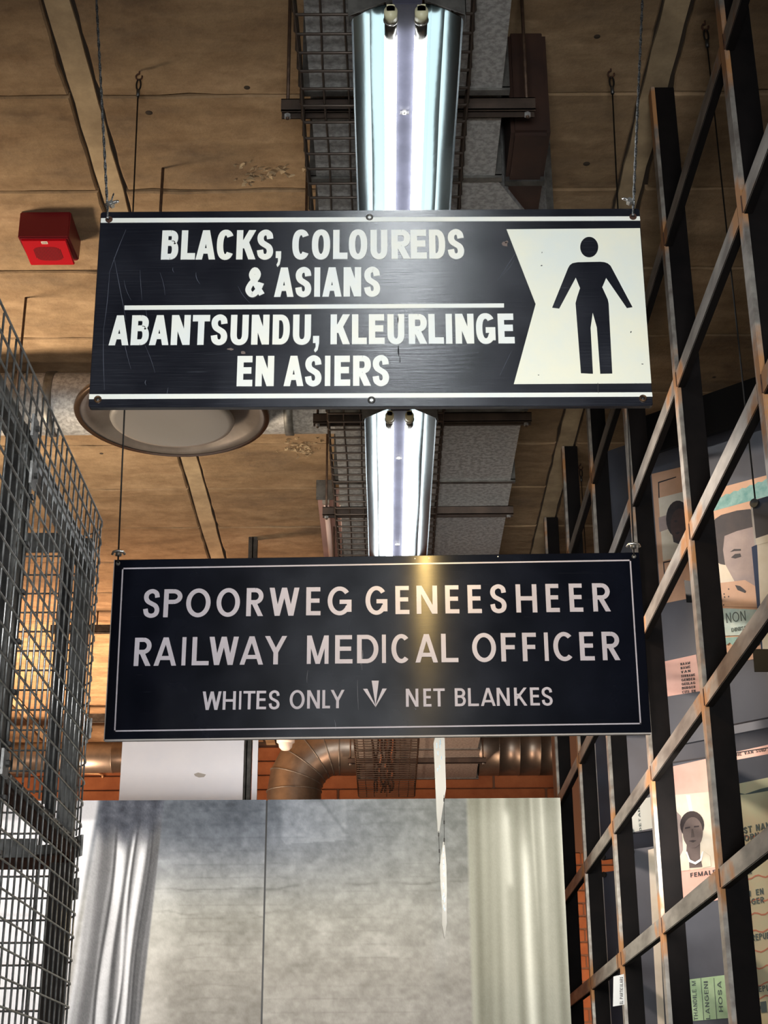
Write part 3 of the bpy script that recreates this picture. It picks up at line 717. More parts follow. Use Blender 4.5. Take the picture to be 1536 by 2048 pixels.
# cables lying in the tray: visible far along as dark bundles
def bundle(name, label, xs, y0, y1, r, m, z=.012, cat='cable', seed=1):
    rr = random.Random(seed); root = thing(name, label, cat, (0, y0, ZT))
    for x in xs:
        pts = [(x+rr.uniform(-.012, .012), y0+(y1-y0)*i/26, ZT+z+rr.uniform(0, .012)) for i in range(27)]
        part('cable_run', tubem('cable_run', pts, r, 6), m, root)
bundle('cable_bundle', 'bundle of dark cables lying in the basket above the photo mural', (-.09, -.06, -.03, .0, .03, .06), 8.6, 12.6, .008, mat('dark_cable_sheath', srgb(40, 30, 26), .5), seed=2)
bundle('copper_cable_bundle', 'few copper-coloured cables lying in the basket above the photo mural', (-.04, .01, .045), 8.8, 12.4, .006, mat('copper_cable_sheath', srgb(196, 130, 96), .4), z=.02, seed=4)

# struts with threaded rods
Gs = 'strut channels carrying duct and basket'
for (Ys, xr, lab) in ((3.68, .443, 'strut channel on two rods nearest the viewer, above the upper sign'), (4.70, .60, 'strut channel on two rods hidden level with the upper sign'), (5.74, .61, 'wide strut channel on two rods just below the upper sign'), (6.74, .61, 'wide strut channel on two rods just above the railway sign'), (7.78, .62, 'strut channel on two rods level with the railway sign'), (8.8, .66, 'strut channel on two rods behind the railway sign'), (9.8, .7, 'strut channel on two rods hidden far behind the railway sign'), (10.8, .74, 'strut channel on two rods showing right under the railway sign'), (11.8, .78, 'last strut channel on two rods, above the photo mural')):
    root = thing('strut_channel', lab, 'bracket', (0, Ys, ZT), Gs)
    x0 = -.29
    mb = MB(); t = .003; zb = ZT+.004+.0
    mb.box(x0, xr, Ys-.0205, Ys-.0175, zb+.06, zb+.101); mb.box(x0, xr, Ys+.0175, Ys+.0205, zb+.06, zb+.101); mb.box(x0, xr, Ys-.0205, Ys+.0205, zb+.098, zb+.101)
    mb.box(x0, xr, Ys-.0205, Ys-.012, zb+.06, zb+.063); mb.box(x0, xr, Ys+.012, Ys+.0205, zb+.06, zb+.063)
    part('channel_section', mb.mesh('channel_section'), STRUT, root)
    for x in (x0+.018, xr-.022):
        r_ = part('threaded_rod', tubem('threaded_rod', [(x, Ys, zb+.045), (x, Ys, HC+.012)], .0052, 8), RODM, root)
        part('nut', tubem('nut', [(x, Ys, zb+.05), (x, Ys, zb+.06)], .010, 6, smooth=False), GALV, r_)
# ================================================================== RECTANGULAR DUCT
ZD = ZT+.106
dt = thing('rectangular_duct', 'galvanised rectangular air duct lying over the cable basket', 'duct', (0, 3, ZD), None)
def duct_sec(name, x0a, x1a, x0b, x1b, ya, yb, z0, z1, root):
    # section with cross-broken bottom, small taper allowed
    v = [(x0a, ya, z0), (x1a, ya, z0), (x1b, yb, z0), (x0b, yb, z0), (x0a, ya, z1), (x1a, ya, z1), (x1b, yb, z1), (x0b, yb, z1), ((x0a+x1b)/2, (ya+yb)/2, z0-.004)]
    f = [(0, 8, 1), (1, 8, 2), (2, 8, 3), (3, 8, 0), (4, 5, 6, 7), (0, 1, 5, 4), (1, 2, 6, 5), (2, 3, 7, 6), (3, 0, 4, 7)]
    return part(name, mesh(name, v, f), GALV, root)
def flange(x0, x1, y, z0, z1, root):
    mb = MB(); e = .022
    mb.box(x0-e, x1+e, y-.012, y+.012, z0-e*.4, z0+.004); mb.box(x0-e, x1+e, y-.012, y+.012, z1-.004, z1+e)
    mb.box(x0-e, x0+.004, y-.012, y+.012, z0, z1); mb.box(x1-.004, x1+e, y-.012, y+.012, z0, z1)
    return part('flange', mb.mesh('flange'), GALV_DK, root)
DT = HC-.07
secs = [(2.2, 2.95, .335, .335), (2.97, 3.62, .345, .345), (3.74, 4.05, .352, .352), (4.07, 4.45, .36, .56), (4.47, 5.68, .57, .57), (5.80, 6.42, .575, .575), (6.44, 7.7, .585, .585), (7.72, 9.0, .60, .60), (9.02, 10.3, .64, .64), (10.32, 11.5, .70, .70), (11.52, 12.5, .72, .74)]
for (ya, yb, xa, xb) in secs:
    duct_sec('duct_section', -.205, xa, -.205, xb, ya, yb, ZD, DT, dt)
    flange(-.205, xb, yb+.008, ZD, DT, dt)
# brown box beside the near end of the duct
bx = thing('plenum_box', 'dark brown metal box beside the duct, right above the upper sign', 'box', (.45, 4.2, ZD))
part('casing', boxm('casing', .39, .51, 3.86, 4.62, ZD+.02, DT, .012), mat('dark_brown_painted_metal', srgb(66, 44, 34), .6, .2, col2=srgb(50, 34, 28), scale=6), bx)
part('casing_strap', boxm('casing_strap', .388, .513, 4.1, 4.125, ZD+.014, DT-.01), BLACKSTEEL, bx)

# ================================================================== ROUND DUCT + DIFFUSER
DY, DZ, DR = 6.2, CAMZ+3.094, .14
rd = thing('round_duct', 'galvanised spiral duct crossing the ceiling behind the upper sign, left side', 'duct', (-1.2, DY, DZ))
def spiral_duct(name, x0, x1, Y, Z, R, root, pitch=.16, m=GALV):
    prof = []; x = x0
    while x < x1:
        prof += [(R, x), (R, min(x+pitch-.008, x1))]
        if x+pitch < x1: prof += [(R+.004, x+pitch-.006), (R+.004, x+pitch-.002)]
        x += pitch
    part(name, lathe(name, prof, (0, Y, Z), 40, 'X'), m, root)
spiral_duct('duct_barrel', -2.9, -.21, DY, DZ, DR, rd, .62)
for x in (-1.62, -.42, -1.48):
    part('duct_band', lathe('duct_band', [(DR, -.02), (DR+.008, -.018), (DR+.008, .018), (DR, .02)], (x, DY, DZ), 40, 'X'), GALV_DK, rd)
part('branch_neck', lathe('branch_neck', [(.17, -.16), (.165, .09)], (atZ(346, 838, CAMZ+2.885).x, 5.98, DZ), 32), GALV, rd)
cx = -.90; cyy = 5.86; cz = CAMZ+2.868
cx = atZ(346, 835, cz).x
df = thing('ceiling_diffuser', 'round bell-shaped metal air diffuser hanging behind the upper sign', 'diffuser', (cx, cyy, cz))
BELL = mat('grey_brown_spun_metal', srgb(122, 112, 104), .34, .7, col2=srgb(150, 140, 130), scale=4, rvar=.08)
R_ = .405
part('bell', lathe('bell', [(.17, .13), (.20, .085), (.25, .06), (.32, .035), (.36, .012), (.385, -.004), (R_, 0), (R_+.003, .012), (.385, .02), (.33, .05), (.26, .076), (.20, .1), (.175, .13)], (cx, cyy, cz), 72), BELL, df)
part('rim', lathe('rim', [(R_-.02, -.006), (R_, -.008), (R_+.006, .002), (R_, .008), (R_-.012, .004)], (cx, cyy, cz), 72), mat('brown_rim', srgb(96, 78, 64), .3, .8), df)
part('centre_disc', lathe('centre_disc', [(.0001, -.014), (.15, -.018), (.235, -.030), (.256, -.026), (.262, -.014), (.25, -.006), (.0001, .004)], (cx, cyy, cz-.004), 64), mat('satin_grey_disc', srgb(148, 144, 138), .42, .5), df)
part('disc_stem', tubem('disc_stem', [(cx, cyy, cz), (cx, cyy, cz+.22)], .012), GALV_DK, df)
# rods to the round duct
for (x, y, lab) in ((326, 336, 'thin threaded rod from the ceiling above the left half of the upper sign'), (52, 594, 'thin threaded rod from the ceiling left of the upper sign, over the mesh cage')):
    q = atZ(x, y, HC)
    o = obj('threaded_rod', tubem('threaded_rod', [(0, 0, 0), (0, 0, HC+.012-(CAMZ+2.83))], .0055, 8), RODM); o.location = (q.x, q.y, CAMZ+2.83)
    tag(o, lab, 'rod', 'threaded rods dropping from the ceiling')
# unlit fixture left of the tray
uf = thing('unlit_fluorescent_light', 'narrow unlit tube light left of the cable basket, near the railway sign top', 'light', (-.5, 7.3, CAMZ+3.1))
ZU = CAMZ+3.1
xa = atZ(652, 1004, ZU).x; xb = atZ(684, 1004, ZU).x; ya = atZ(652, 1000, ZU).y
part('fitting_body', boxm('fitting_body', xa-.045, xb+.03, ya+.02, ya+1.5, ZU+.03, ZU+.07), mat('pinkish_enamel', srgb(176, 140, 128), .5), uf)
for x in (xa, xb):
    part('tube', tubem('tube', [(x, ya+.03, ZU), (x, ya+1.45, ZU)], .014, 12), TUBE_OFF, uf)
    part('lamp_holder', boxm('lamp_holder', x-.018, x+.018, ya, ya+.03, ZU-.018, ZU+.05, .003), mat('pale_holder', srgb(150, 140, 126), .5), uf)
part('hanger_plate', boxm('hanger_plate', xa-.05, xa+.05, ya-.01, ya+.0, ZU-.0, ZU+.11, .002), GALV_DK, uf)
for yy in (ya+.2, ya+1.2): part('hanger_rod', tubem('hanger_rod', [(xa+.03, yy, ZU+.06), (xa+.03, yy, HC+.01)], .004), RODM, uf)

# ================================================================== RED SOUNDER
p0 = atZ(40, 421.5, HC); p1 = atZ(136, 423, HC)
Yf = (p0.y+p1.y)/2; zb = atY(83, 475, Yf).z; yb = atZ(100, 528, zb).y
so = thing('alarm_sounder', 'red box-shaped alarm sounder with round grille fixed to the ceiling, left of the upper sign', 'alarm', ((p0.x+p1.x)/2, Yf, zb))
so_x0, so_x1 = p0.x, p1.x+.012
bm = bmesh.new()
vv = [(so_x0, Yf, zb), (so_x1, Yf, zb), (so_x1+.0, yb+.012, zb+.02), (so_x0, yb+.012, zb+.02), (so_x0, Yf, HC), (so_x1, Yf, HC), (so_x1, yb+.02, HC), (so_x0, yb+.02, HC)]
vs_ = [bm.verts.new(a) for a in vv]
for a in [(0,3,2,1),(4,5,6,7),(0,1,5,4),(1,2,6,5),(2,3,7,6),(3,0,4,7)]: bm.faces.new([vs_[i] for i in a])
bmesh.ops.bevel(bm, geom=bm.edges[:], offset=.005, segments=3, affect='EDGES')
part('housing', bm_mesh(bm, 'housing'), mat('dark_red_plastic', srgb(112, 8, 18), .42), so)
cxs = (so_x0+so_x1)/2; cys = (Yf+yb)/2+.004
part('front_plate', boxm('front_plate', so_x0+.010, so_x1-.012, Yf+.012, yb, zb-.006, zb+.006, .003), RED, so)
for i in range(19):
    x = cxs-.05+i*.0055
    hh = .048*math.sqrt(max(0, 1-((i-9)/10.2)**4))
    part('grille_slot', boxm('grille_slot', x-.0013, x+.0013, cys-hh+.006, cys+hh+.006, zb-.0070, zb-.005), REDDK, so)
lb = part('maker_label', boxm('maker_label', cxs-.012, cxs+.012, Yf+.017, Yf+.034, zb-.0072, zb-.005), CREAMP, so)
part('label_print', boxm('label_print', cxs-.009, cxs+.009, Yf+.024, Yf+.028, zb-.0076, zb-.0068), INK, lb)

# ================================================================== MESH CAGE
h = 1.45; XA = -.4865*h; RA = .075*h; YC = 2.45*h
ZTOP = CAMZ+h; pit = .0346*h
def cage_path(s):
    """s along the wall from Y=1.0h: straight side, tight corner, straight far side"""
    L0 = YC-1.0*h
    if s < L0: return (XA-.012*max(0, (1-s/L0))**2, 1.0*h+s)
    a = (s-L0)/RA
    if a < PI/2: return (XA-RA+RA*math.cos(a), YC+RA*math.sin(a))
    return (XA-RA-(s-L0-RA*PI/2), YC+RA)
SL = YC-1.0*h+RA*PI/2+.62*h
cg = thing('mesh_cage', 'tall rounded cage of welded wire mesh at the left edge', 'cage', (XA, YC, 0))
ZRAIL = CAMZ+.455*h
nv = int(SL/pit)
for i in range(nv):
    s = (i+.4)*pit; x, y = cage_path(s)
    part('upright_wire', tubem('upright_wire', [(x, y, CAMZ-.5), (x, y, ZRAIL-.004)], .0023, 6), WIRE, cg)
    part('upright_wire', tubem('upright_wire', [(x, y, ZRAIL+.004), (x, y, ZTOP)], .0023, 6), WIRE, cg)
def ring(z, off, r, name='ring_wire', m=WIRE, s0=0, s1=SL):
    n = 110; pts = []
    for i in range(n+1):
        s = s0+(s1-s0)*i/n; x, y = cage_path(s); x2, y2 = cage_path(s+.01)
        t = Vector((x2-x, y2-y, 0)).normalized(); nn = Vector((t.y, -t.x, 0))
        pts.append(Vector((x, y, z))+nn*off)
    return part(name, tubem(name, pts, r, 6), m, cg)
k = 0; z = ZTOP-.002
while z > CAMZ-.45:
    ring(z, .0035, .0024); z -= pit
def strap(z0, z1, off, t, name, m, s0=0, s1=SL):
    n = 90; v = []; f = []
    for i in range(n+1):
        s = s0+(s1-s0)*i/n; x, y = cage_path(s); x2, y2 = cage_path(s+.01)
        tt = Vector((x2-x, y2-y, 0)).normalized(); nn = Vector((tt.y, -tt.x, 0)); c = Vector((x, y, 0))
        for (o_, z) in ((off, z0), (off+t, z0), (off+t, z1), (off, z1)): v.append(c+nn*o_+Vector((0, 0, z)))
    for i in range(n):
        for k_ in range(4):
            l = (k_+1) % 4; f.append((i*4+k_, i*4+l, (i+1)*4+l, (i+1)*4+k_))
    f += [(0, 1, 2, 3), (n*4+3, n*4+2, n*4+1, n*4)]
    return part(name, mesh(name, v, f), m, cg)
CSTEEL = mat('galvanised_angle_steel', srgb(150, 148, 142), .38, .45, col2=srgb(96, 94, 88), scale=14, rvar=.1)
LC = YC-1.0*h+RA*PI/2
strap(CAMZ+.895*h, CAMZ+.925*h, -.036, .030, 'top_rail', CSTEEL, 0, LC-.1)
strap(CAMZ+.968*h, CAMZ+1.004*h, -.012, .006, 'far_top_rail', CSTEEL, LC, SL)
strap(CAMZ+.436*h, CAMZ+.466*h, -.040, .006, 'far_middle_rail', CSTEEL, LC, SL)
strap(ZRAIL-.02, ZRAIL+.002, -.034, .030, 'middle_rail', CSTEEL)
strap(ZRAIL-.050, ZRAIL-.020, -.010, .004, 'middle_rail_flange', RUST)
for s in np.arange(.2, SL, pit*2):
    x, y = cage_path(s); x2, y2 = cage_path(s+.01); tt = Vector((x2-x, y2-y, 0)).normalized(); nn = Vector((tt.y, -tt.x, 0)); c = Vector((x, y, ZRAIL-.009))
    part('rail_bolt', tubem('rail_bolt', [c+nn*(-.004), c+nn*.004], .0045, 6, smooth=False), BLACKSTEEL, cg)
def post(s, w, t, off, z0, z1, m, name='post'):
    x, y = cage_path(s); x2, y2 = cage_path(s+.01); tt = Vector((x2-x, y2-y, 0)).normalized(); nn = Vector((tt.y, -tt.x, 0)); c = Vector((x, y, 0))
    v = []
    for z in (z0, z1):
        for (a, b_) in ((-w/2, off), (w/2, off), (w/2, off-t), (-w/2, off-t)): v.append(c+tt*a+nn*b_+Vector((0, 0, z)))
    return part(name, mesh(name, v, [(0, 3, 2, 1), (4, 5, 6, 7), (0, 1, 5, 4), (1, 2, 6, 5), (2, 3, 7, 6), (3, 0, 4, 7)]), m, cg)
L0 = YC-1.0*h
post(.93*h, .050, .006, -.004, CAMZ-.5, CAMZ+.925*h, CSTEEL); post(.93*h+.027, .006, .05, -.004, CAMZ-.5, CAMZ+.925*h, BLACKSTEEL, 'post_flange')
post(.93*h+.040, .008, .03, .0, CAMZ-.5, CAMZ+.925*h, BLACKSTEEL, 'post_flange')
part('corner_post', boxm('corner_post', XA-.060, XA-.012, 3.56, 3.60, CAMZ-.5, ZRAIL-.05, .002), mat('brown_black_steel', srgb(58, 48, 38), .6, .2, col2=srgb(44, 36, 30), scale=14), cg)
part('corner_post', boxm('corner_post', XA-.056, XA-.018, 3.56, 3.60, ZRAIL, CAMZ+.97*h, .002), CSTEEL, cg)
part('corner_post_flange', boxm('corner_post_flange', XA-.085, XA-.066, 3.56, 3.60, ZRAIL, CAMZ+.97*h, .002), BLACKSTEEL, cg)
for q_, w_ in ((.13, .008), (.30, .014), (.44, .012)): post(LC+q_, w_, .008, -.02, CAMZ-.5, ZRAIL, BLACKSTEEL, 'stiffener_bar')
for (s, z) in ((.93*h, .925*h), (.93*h+.02, .86*h), (LC-.12, .93), (LC-.11, .452*h), (.93*h, .455*h), (LC-.10, .385*h)):
    x, y = cage_path(s); x2, y2 = cage_path(s+.01); tt = Vector((x2-x, y2-y, 0)).normalized(); nn = Vector((tt.y, -tt.x, 0)); c = Vector((x, y, CAMZ+z))
    v = []
    for o_ in (.004, .009):
        for (a, b_) in ((-.022, -.024), (.022, -.024), (.022, .024), (-.022, .024)): v.append(c+nn*o_+tt*a+Vector((0, 0, b_)))
    cp = part('clamp_plate', mesh('clamp_plate', v, [(0, 3, 2, 1), (4, 5, 6, 7), (0, 1, 5, 4), (1, 2, 6, 5), (2, 3, 7, 6), (3, 0, 4, 7)]), GALV, cg)
    part('clamp_bolt', tubem('clamp_bolt', [c+nn*.009, c+nn*.016], .007, 6, smooth=False), BLACKSTEEL, cp)
for z in np.arange(CAMZ-.3, CAMZ+.9*h, pit*2):
    x, y = cage_path(.93*h+.030)
    part('mesh_clip', boxm('mesh_clip', x-.004, x+.008, y-.008, y+.008, z-.004, z+.004), BLACKSTEEL, cg)

# ================================================================== STEEL GRID SCREEN
XG = .90; VY = [2.35+.95*i for i in range(7)]; HZ = [CAMZ+.672+.503*j for j in range(-1, 5)]
def grid_mat():
    m = bpy.data.materials.new('mill_steel_with_rusty_joints'); nt, N, L, P = nodes_of(m)
    ge = N.new('ShaderNodeNewGeometry'); sp = N.new('ShaderNodeSeparateXYZ'); L.new(ge.outputs['Position'], sp.inputs[0])
    def dist(sock, off, per):
        a = N.new('ShaderNodeMath'); a.operation = 'SUBTRACT'; L.new(sock, a.inputs[0]); a.inputs[1].default_value = off
        b = N.new('ShaderNodeMath'); b.operation = 'PINGPONG'; L.new(a.outputs[0], b.inputs[0]); b.inputs[1].default_value = per/2
        return b.outputs[0]
    dy = dist(sp.outputs['Y'], 2.35-.95*4, .95); dz = dist(sp.outputs['Z'], HZ[0]-.503*6, .503)
    ad = N.new('ShaderNodeMath'); ad.operation = 'ADD'; L.new(dy, ad.inputs[0]); L.new(dz, ad.inputs[1])
    nz = N.new('ShaderNodeTexNoise'); nz.inputs['Scale'].default_value = 9; nz.inputs['Detail'].default_value = 7; L.new(ge.outputs['Position'], nz.inputs['Vector'])
    mu = N.new('ShaderNodeMath'); mu.operation = 'MULTIPLY_ADD'; L.new(nz.outputs['Fac'], mu.inputs[0]); mu.inputs[1].default_value = -.55; L.new(ad.outputs[0], mu.inputs[2])
    cr = N.new('ShaderNodeValToRGB'); cr.color_ramp.elements[0].position = 0; cr.color_ramp.elements[0].color = (1, 1, 1, 1); cr.color_ramp.elements[1].position = .10; cr.color_ramp.elements[1].color = (0, 0, 0, 1)
    sh = N.new('ShaderNodeMath'); sh.operation = 'ADD'; sh.inputs[1].default_value = .235; L.new(mu.outputs[0], sh.inputs[0]); L.new(sh.outputs[0], cr.inputs[0])
    n2 = N.new('ShaderNodeTexNoise'); n2.inputs['Scale'].default_value = 26; n2.inputs['Detail'].default_value = 6
    mp = N.new('ShaderNodeMapping'); mp.inputs['Scale'].default_value = (1, .25, 1); L.new(ge.outputs['Position'], mp.inputs[0]); L.new(mp.outputs[0], n2.inputs['Vector'])
    c2 = N.new('ShaderNodeValToRGB'); c2.color_ramp.elements[0].position = .35; c2.color_ramp.elements[0].color = (*srgb(138, 130, 122), 1); c2.color_ramp.elements[1].position = .65; c2.color_ramp.elements[1].color = (*srgb(184, 178, 168), 1)
    L.new(n2.outputs['Fac'], c2.inputs[0])
    mx = N.new('ShaderNodeMixRGB'); L.new(cr.outputs[0], mx.inputs[0]); L.new(c2.outputs[0], mx.inputs[1]); mx.inputs[2].default_value = (*srgb(178, 128, 82), 1)
    L.new(mx.outputs[0], P.inputs['Base Color'])
    mr = N.new('ShaderNodeMapRange'); mr.inputs['To Min'].default_value = .5; mr.inputs['To Max'].default_value = 0; L.new(cr.outputs[0], mr.inputs['Value']); L.new(mr.outputs[0], P.inputs['Metallic'])
    r2 = N.new('ShaderNodeMapRange'); r2.inputs['To Min'].default_value = .38; r2.inputs['To Max'].default_value = .8; L.new(cr.outputs[0], r2.inputs['Value']); L.new(r2.outputs[0], P.inputs['Roughness'])
    bp = N.new('ShaderNodeBump'); bp.inputs['Strength'].default_value = .15; bp.inputs['Distance'].default_value = .004; L.new(n2.outputs['Fac'], bp.inputs['Height']); L.new(bp.outputs[0], P.inputs['Normal'])
    return m
GRIDM = grid_mat()
DARKFACE = mat('near_black_steel', srgb(13, 11, 11), .75, .0, col2=srgb(22, 18, 17), scale=9, spec=.12, coords='World')  # near-black steel for the webs and most horizontal bar faces
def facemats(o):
    me = o.data; me.materials.append(DARKFACE)
    for p in me.polygons: p.material_index = 0 if p.normal.x < -.3 else 1  # left-facing sides keep the paler steel, all other faces near-black
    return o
gs = thing('steel_grid_screen', 'floor-to-ceiling grid of rusty-jointed square steel tube along the right side', 'screen', (XG, 5.2, 0))
GD = .078; GW = .05
for y in VY:
    part('vertical_bar', boxm('vertical_bar', XG, XG+.013, y-GW/2, y+GW/2, 0, HC, .002), GRIDM, gs)
    part('vertical_web', boxm('vertical_web', XG+.013, XG+GD, y-GW/2+.004, y+GW/2-.004, 0, HC, .002), DARKFACE, gs)
    for z in HZ:
        part('weld_bead', boxm('weld_bead', XG-.0015, XG+.004, y-GW/2-.003, y-GW/2+.003, z-.024, z+.024), RUST, gs)
for z in HZ:
    for i in range(len(VY)-1):
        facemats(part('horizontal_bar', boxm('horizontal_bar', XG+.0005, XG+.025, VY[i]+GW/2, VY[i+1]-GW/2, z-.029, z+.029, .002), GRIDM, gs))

# ================================================================== HANGING CARD PANELS behind the grid
AL = math.radians(42); U = Vector((math.cos(AL), -math.sin(AL), 0)); NP = Vector((-math.sin(AL), -math.cos(AL), 0))
XP = 1.01
def pane(Y):
    P = Vector((XP, Y, 0))
    return P
def panel(label, Y, ytop, ybot, Wd=.95, face=SLATE, xref=None, group='hanging slate panels behind the grid'):
    """left edge at (XP,Y); top/bottom given by the height where the left edge shows in the photo"""
    P = pane(Y); xr = 768+XP/Y*2900
    zt = atY(xr, ytop, Y).z if ytop is not None else ytop; zb_ = atY(xr, ybot, Y).z
    root = thing('display_board', label, 'panel', (P.x, P.y, zb_), group)
    def slab(name, s0, s1, z0, z1, d0, d1, m):
        v = []
        for z in (z0, z1):
            for (s, d) in ((s0, d0), (s1, d0), (s1, d1), (s0, d1)): v.append(P+U*s-NP*d+Vector((0, 0, z)))
        return part(name, mesh(name, v, [(0, 3, 2, 1), (4, 5, 6, 7), (0, 1, 5, 4), (1, 2, 6, 5), (2, 3, 7, 6), (3, 0, 4, 7)]), m, root)
    slab('board', .002, Wd, zb_, zt, 0, .018, face)
    slab('edge_strip', -.004, .002, zb_, zt, 0, .018, EDGEW)
    for z in (zt-.012, zb_+.012):
        c = P+U*.012+NP*.004+Vector((0, 0, z)); part('corner_clip', tubem('corner_clip', [c-NP*.004, c+NP*.006], .013, 12, smooth=False), BLACKSTEEL, root)
    return root, P
def pp(x, y, P, lift=.0): return onplane(x, y, P+NP*lift, NP)
def print_poly(name, root, P, pts, m, lift=.001, t=.0008):
    bm = bmesh.new(); vs_ = [bm.verts.new(pp(x, y, P, lift)) for x, y in pts]; fc = bm.faces.new(vs_)
    r = bmesh.ops.extrude_face_region(bm, geom=[fc])
    for g in r['geom']:
        if isinstance(g, bmesh.types.BMVert): g.co -= NP*t
    bmesh.ops.triangulate(bm, faces=bm.faces[:])
    return part(name, bm_mesh(bm, name), m, root)
def ell(cx, cy, rx, ry, n=22, a0=0, a1=360): return [(cx+rx*math.cos(math.radians(a0+(a1-a0)*i/n)), cy+ry*math.sin(math.radians(a0+(a1-a0)*i/n))) for i in range(n)]
def print_text(name, root, P, s, a, b_, hpx, m, w=.15, lift=.0022, vertical=False):
    mb = MB(); A_ = pp(*a, P, lift); B_ = pp(*b_, P, lift)
    if vertical:
        hv = pp(a[0]-hpx, a[1], P, lift)-A_; ey = Vector((hv.x, hv.y, 0)); hgt = ey.length; ey.normalize()
        text_on(mb, s, A_, B_, hgt, NP, w, .0006, ey=ey)
    else:
        hgt = (pp(a[0], a[1]-hpx, P, lift)-A_).z
        text_on(mb, s, A_, B_, hgt, NP, w, .0006)
    return part(name, mb.mesh(name), m, root)
def card_cable(Y, ytop_px, lab, x_off=.012):
    P = pane(Y)+U*x_off; z = atY(768+XP/Y*2900, ytop_px, Y).z
    hook_cable(lab, (P.x, P.y, z-.01), (P.x, P.y, HC), .0024, 'cables of the hanging panels', fit=False)
sl = -.17
# P0 nearest
r0, P0 = panel('nearest slate hanging panel with a beige booklet spine print, at the right edge', 3.91, 1002, 1760, .8, mat('dark_slate_board', srgb(60, 62, 74), .5, col2=srgb(70, 72, 84), scale=2))
card_cable(3.91, 1002, 'cable with eye hook holding the nearest hanging panel, right edge')
print_poly('booklet_spine', r0, P0, [(1503, 1094), (1520, 1086), (1536, 1300), (1524, 1320)], BLUEB, .0015)
print_poly('booklet_cover', r0, P0, [(1514, 1088), (1560, 1070), (1568, 1300), (1526, 1318)], CREAMP, .0022)
print_poly('booklet_top', r0, P0, [(1511, 1077), (1556, 1062), (1557, 1078), (1513, 1090)], CREAMP, .003)
print_poly('black_print_band', r0, P0, [(1505, 1298), (1570, 1298), (1574, 1344), (1509, 1344)], BLACKB, .0030)
# P1 upper: portrait B
r1, P1 = panel('slate hanging panel with an enlarged portrait card and NON lettering', 4.76, 912, 1459, .95)
card_cable(4.76, 912, 'cable with eye hook holding the portrait panel right of the upper sign')
print_poly('card_ground', r1, P1, [(1404, 985), (1580, 938), (1600, 1305), (1428, 1330)], PEACH, .001)
print_poly('scallop_border', r1, P1, [(1410, 1010)]+[(1412+8*i, 1006-3*i-(3.2 if i % 2 else 0)) for i in range(18)]+[(1560, 968), (1562, 985), (1412, 1026)], TEALP, .0018)
print_poly('pale_print_field', r1, P1, [(1412, 1026), (1562, 985), (1572, 1150), (1424, 1190)], PEACH, .0014)
print_poly('portrait_background', r1, P1, [(1424, 1040), (1562, 1000), (1576, 1180), (1436, 1215)], CREAMP, .0020)
print_poly('portrait_hair', r1, P1, [(1424, 1050), (1430, 1038), (1442, 1030), (1474, 1021), (1500, 1018), (1520, 1030), (1520, 1080), (1478, 1085), (1462, 1070), (1450, 1072), (1447, 1100), (1450, 1130), (1440, 1128), (1430, 1120), (1425, 1090)], HAIR, .0028)
print_poly('portrait_face', r1, P1, [(1449, 1072), (1474, 1062), (1520, 1050), (1524, 1190), (1490, 1180), (1472, 1168), (1462, 1150), (1450, 1128), (1446, 1100)], SKINL, .0034)
print_poly('portrait_eye', r1, P1, [(1462, 1115), (1470, 1108), (1480, 1107), (1482, 1113), (1470, 1117)], INK, .0042)
print_poly('portrait_brow', r1, P1, [(1460, 1104), (1468, 1098), (1481, 1098), (1481, 1101), (1468, 1102)], INK, .0042)
print_poly('collar', r1, P1, [(1430, 1167), (1490, 1160), (1532, 1185), (1530, 1215), (1434, 1212)], PEACH, .0038)
print_poly('collar_shadow', r1, P1, [(1470, 1170), (1480, 1172), (1492, 1182), (1490, 1186), (1475, 1180)], INK, .0046)
for (x, y) in ((1440, 1178), (1457, 1178), (1448, 1188), (1457, 1193), (1449, 1194), (1438, 1197), (1447, 1210)): print_poly('print_dot', r1, P1, [(x-1.4, y), (x, y-1.8), (x+1.4, y), (x, y+1.8)], INK, .0046)
print_poly('teal_stamp_field', r1, P1, [(1433, 1216), (1536, 1220), (1542, 1268), (1438, 1272)], PALETEAL, .0040)
print_poly('teal_zigzag', r1, P1, [(1438, 1276)]+[(1441+6*i, 1290-(5 if i % 2 else 0)) for i in range(16)]+[(1536, 1270)], TEALP, .0044)
print_text('stamp_text', r1, P1, 'NON', (1453, 1246), (1492, 1241), 20, INKG, .10, .0052)
print_text('stamp_text', r1, P1, 'DINISEY', (1463, 1264), (1500, 1258), 8, INKG, .14, .0052)
print_poly('black_print_band', r1, P1, [(1368, 1160), (1404, 1166), (1408, 1206), (1373, 1205)], BLACKB, .001)
